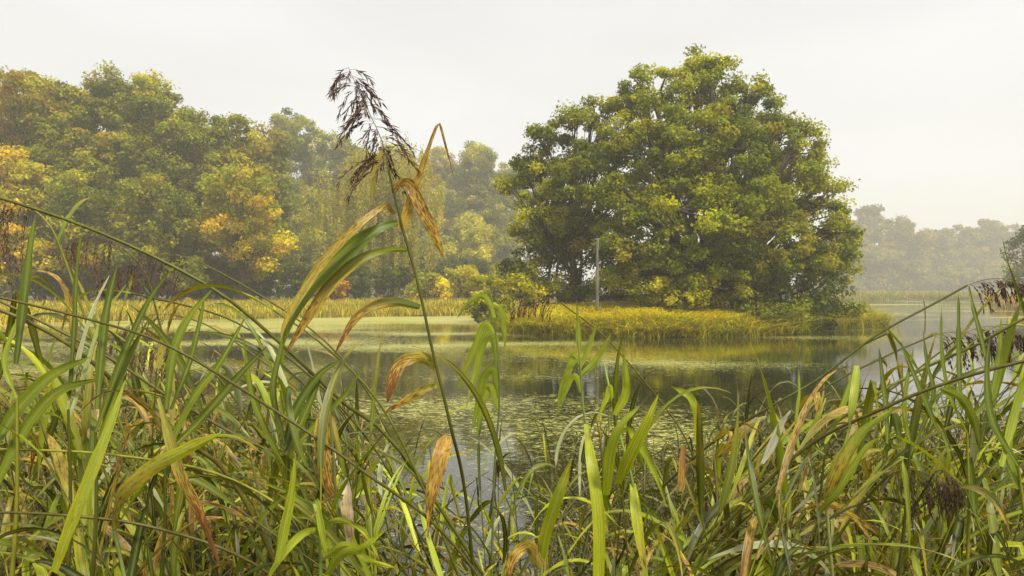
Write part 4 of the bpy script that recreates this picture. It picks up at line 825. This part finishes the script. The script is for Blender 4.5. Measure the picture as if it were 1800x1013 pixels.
leafy('reed with crossing dark blades in the middle of the right bank', (1560, 1150, 1.5), (1600, 780, 1.5), [([(1560, 780), (1558, 720), (1552, 670), (1545, 612)], 15, g0, g3, .05), ([(1650, 760), (1625, 700), (1603, 650), (1583, 602)], 15, g0, g3, .05), ([(1600, 780), (1590, 720), (1596, 660), (1606, 610)], 12, g1, g0, .05), ([(1652, 682), (1690, 700), (1712, 740), (1722, 790)], 26, g1, g0, .1), ([(1600, 800), (1640, 700), (1630, 640), (1622, 580)], 12, g0, g3, .05)], 8, 1.5)
leafy('reed with broad pale green blades at the right edge', (1800, 1150, 1.3), (1790, 820, 1.3), [([(1760, 820), (1775, 760), (1800, 680), (1850, 600)], 26, g2, g1, .1), ([(1790, 820), (1745, 740), (1735, 660), (1740, 590)], 20, g0, g3, .05), ([(1790, 860), (1770, 780), (1790, 700), (1800, 640)], 28, g1, g2, .1)], 9, 1.3)
# ---- the bulk of the reed bank
ENV_X = [-150, 0, 100, 200, 300, 400, 500, 600, 680, 760, 850, 950, 1050, 1120, 1200, 1280, 1350, 1420, 1500, 1580, 1660, 1740, 1800, 1950]
ENV_Y = [470, 500, 520, 540, 560, 590, 620, 680, 760, 800, 790, 730, 690, 690, 790, 800, 775, 730, 680, 620, 575, 555, 540, 520]
def region(px):
    if px < 600: return 'left', ('reed in the dense left-hand reed bank', 'reeds in the left reed bank')
    if px < 1250: return 'middle', ('reed in the low middle of the foreground', 'reeds in the middle foreground')
    return 'right', ('reed in the dense right-hand reed bank', 'reeds in the right reed bank')
rng = np.random.default_rng(123)
for k in range(225):
    if k < 95: px = rng.uniform(-120, 640)
    elif k < 145: px = rng.uniform(600, 1300)
    else: px = rng.uniform(1280, 1930)
    e = np.interp(px, ENV_X, ENV_Y); py = e + 45 + rng.random() ** 1.2 * (930 - e - 45)
    fr = (py - e) / (950 - e)
    Y = rng.uniform(1.5, 4.2) if fr < .45 else rng.uniform(1.35, 2.8)
    if px > 600 and px < 960:
        Y = rng.uniform(1.5, 2.5)
        if rng.random() < .55: continue
    top = P(px, py, Y); reg, (lb, grp) = region(px)
    if reg == 'left': lean = rng.normal(-.25, .28)
    elif reg == 'right': lean = rng.normal(.30, .30)
    else: lean = rng.normal(0.0, .15)
    zb = -.05; hgt = max(top[2] - zb, .3)
    base = np.array([top[0] - lean * hgt, top[1] + rng.normal() * .12 * hgt, zb]); base[1] = max(base[1], .9)
    mid = (base + top) / 2 + np.array([-lean * .12 * hgt, rng.normal() * .03, .04])
    path = smooth_path([base, mid, top], 16); Ls = np.linalg.norm(top - base)
    age = np.clip(rng.normal(.12, .16), 0, .8)
    dead = rng.random() < .06
    if dead: age = .95; kind = 'brown dead '
    elif age > .38: kind = 'yellowing '
    else: kind = 'green '
    nl = int(np.clip(Ls * 10.5, 6, 16))
    reed_from_path(rng, path, kind + lb, kind + grp, r0=rng.uniform(.0028, .004), leaves=nl, age=age, t0=max(.15, 1 - 1.3 / max(Ls, .1)), L=(.26, .48), W=(.009, .022) , droop=(.2, 2.4) if not dead else (1.2, 3.5),
                   az=rng.normal(0, .7) + (math.pi if rng.random() < .5 else 0))

# ---- undergrowth: countless short and dead blades between the stalks
rng = np.random.default_rng(321); A = Acc()
def blades(n, x0, x1, y0, y1, zt, hmin, hmax, wid, dead, dens_fn=None, world=False):
    for _ in range(n):
        px = rng.uniform(x0, x1); Y = rng.uniform(y0, y1); X = px if world else (px - CX) / F * Y
        if dens_fn and rng.random() > dens_fn(px): continue
        z0 = rng.uniform(-.1, zt); hh = rng.uniform(hmin, hmax)
        d0 = unit(np.array([rng.normal() * .35 + (-.2 if px < 600 else .25 if px > 1250 else 0), rng.normal() * .3, 1.]))
        pt = grow(rng, np.array([X, Y, z0]), d0, rng.uniform(0, 6.28), hh, rng.uniform(.1, .8), rng.uniform(.5, 3.2), rng.uniform(.3, .8) if rng.random() < .25 else None, 9, rng.normal() * .5)
        if world:
            if pt[:, 2].max() > 1.15 or pt[:, 1].max() > 1.5: continue
        elif pt[:, 1].min() < .75: continue
        ag = rng.uniform(.7, 1) if rng.random() < dead else rng.uniform(0, .5)
        ca, cb, da, db = leaf_colour(rng, ag)
        if Y > 1.8 or pt[-1, 2] < .7: q_ = rng.uniform(.05, .55) ; da *= .35; db *= .35; ca = ca * q_ + np.array([.02, .009, 0]) * (1 - q_); cb = cb * q_ + np.array([.02, .009, 0]) * (1 - q_)  # farther and low blades toned towards brown-black: reed-bed shade put into the colour
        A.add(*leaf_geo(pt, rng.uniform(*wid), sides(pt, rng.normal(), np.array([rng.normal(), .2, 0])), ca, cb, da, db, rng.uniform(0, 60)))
side_d = lambda px: 1.0 if px < 560 or px > 1300 else (.10 if 600 < px < 960 else .8)
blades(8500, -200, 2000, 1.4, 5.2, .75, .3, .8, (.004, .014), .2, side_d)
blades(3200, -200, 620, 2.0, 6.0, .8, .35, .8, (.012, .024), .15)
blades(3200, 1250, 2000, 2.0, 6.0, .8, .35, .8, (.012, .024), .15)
blades(3500, -4, 4, -2.5, 1.3, .35, .5, .9, (.012, .026), .3, None, True)   # unseen blades around the camera, added to block light from behind
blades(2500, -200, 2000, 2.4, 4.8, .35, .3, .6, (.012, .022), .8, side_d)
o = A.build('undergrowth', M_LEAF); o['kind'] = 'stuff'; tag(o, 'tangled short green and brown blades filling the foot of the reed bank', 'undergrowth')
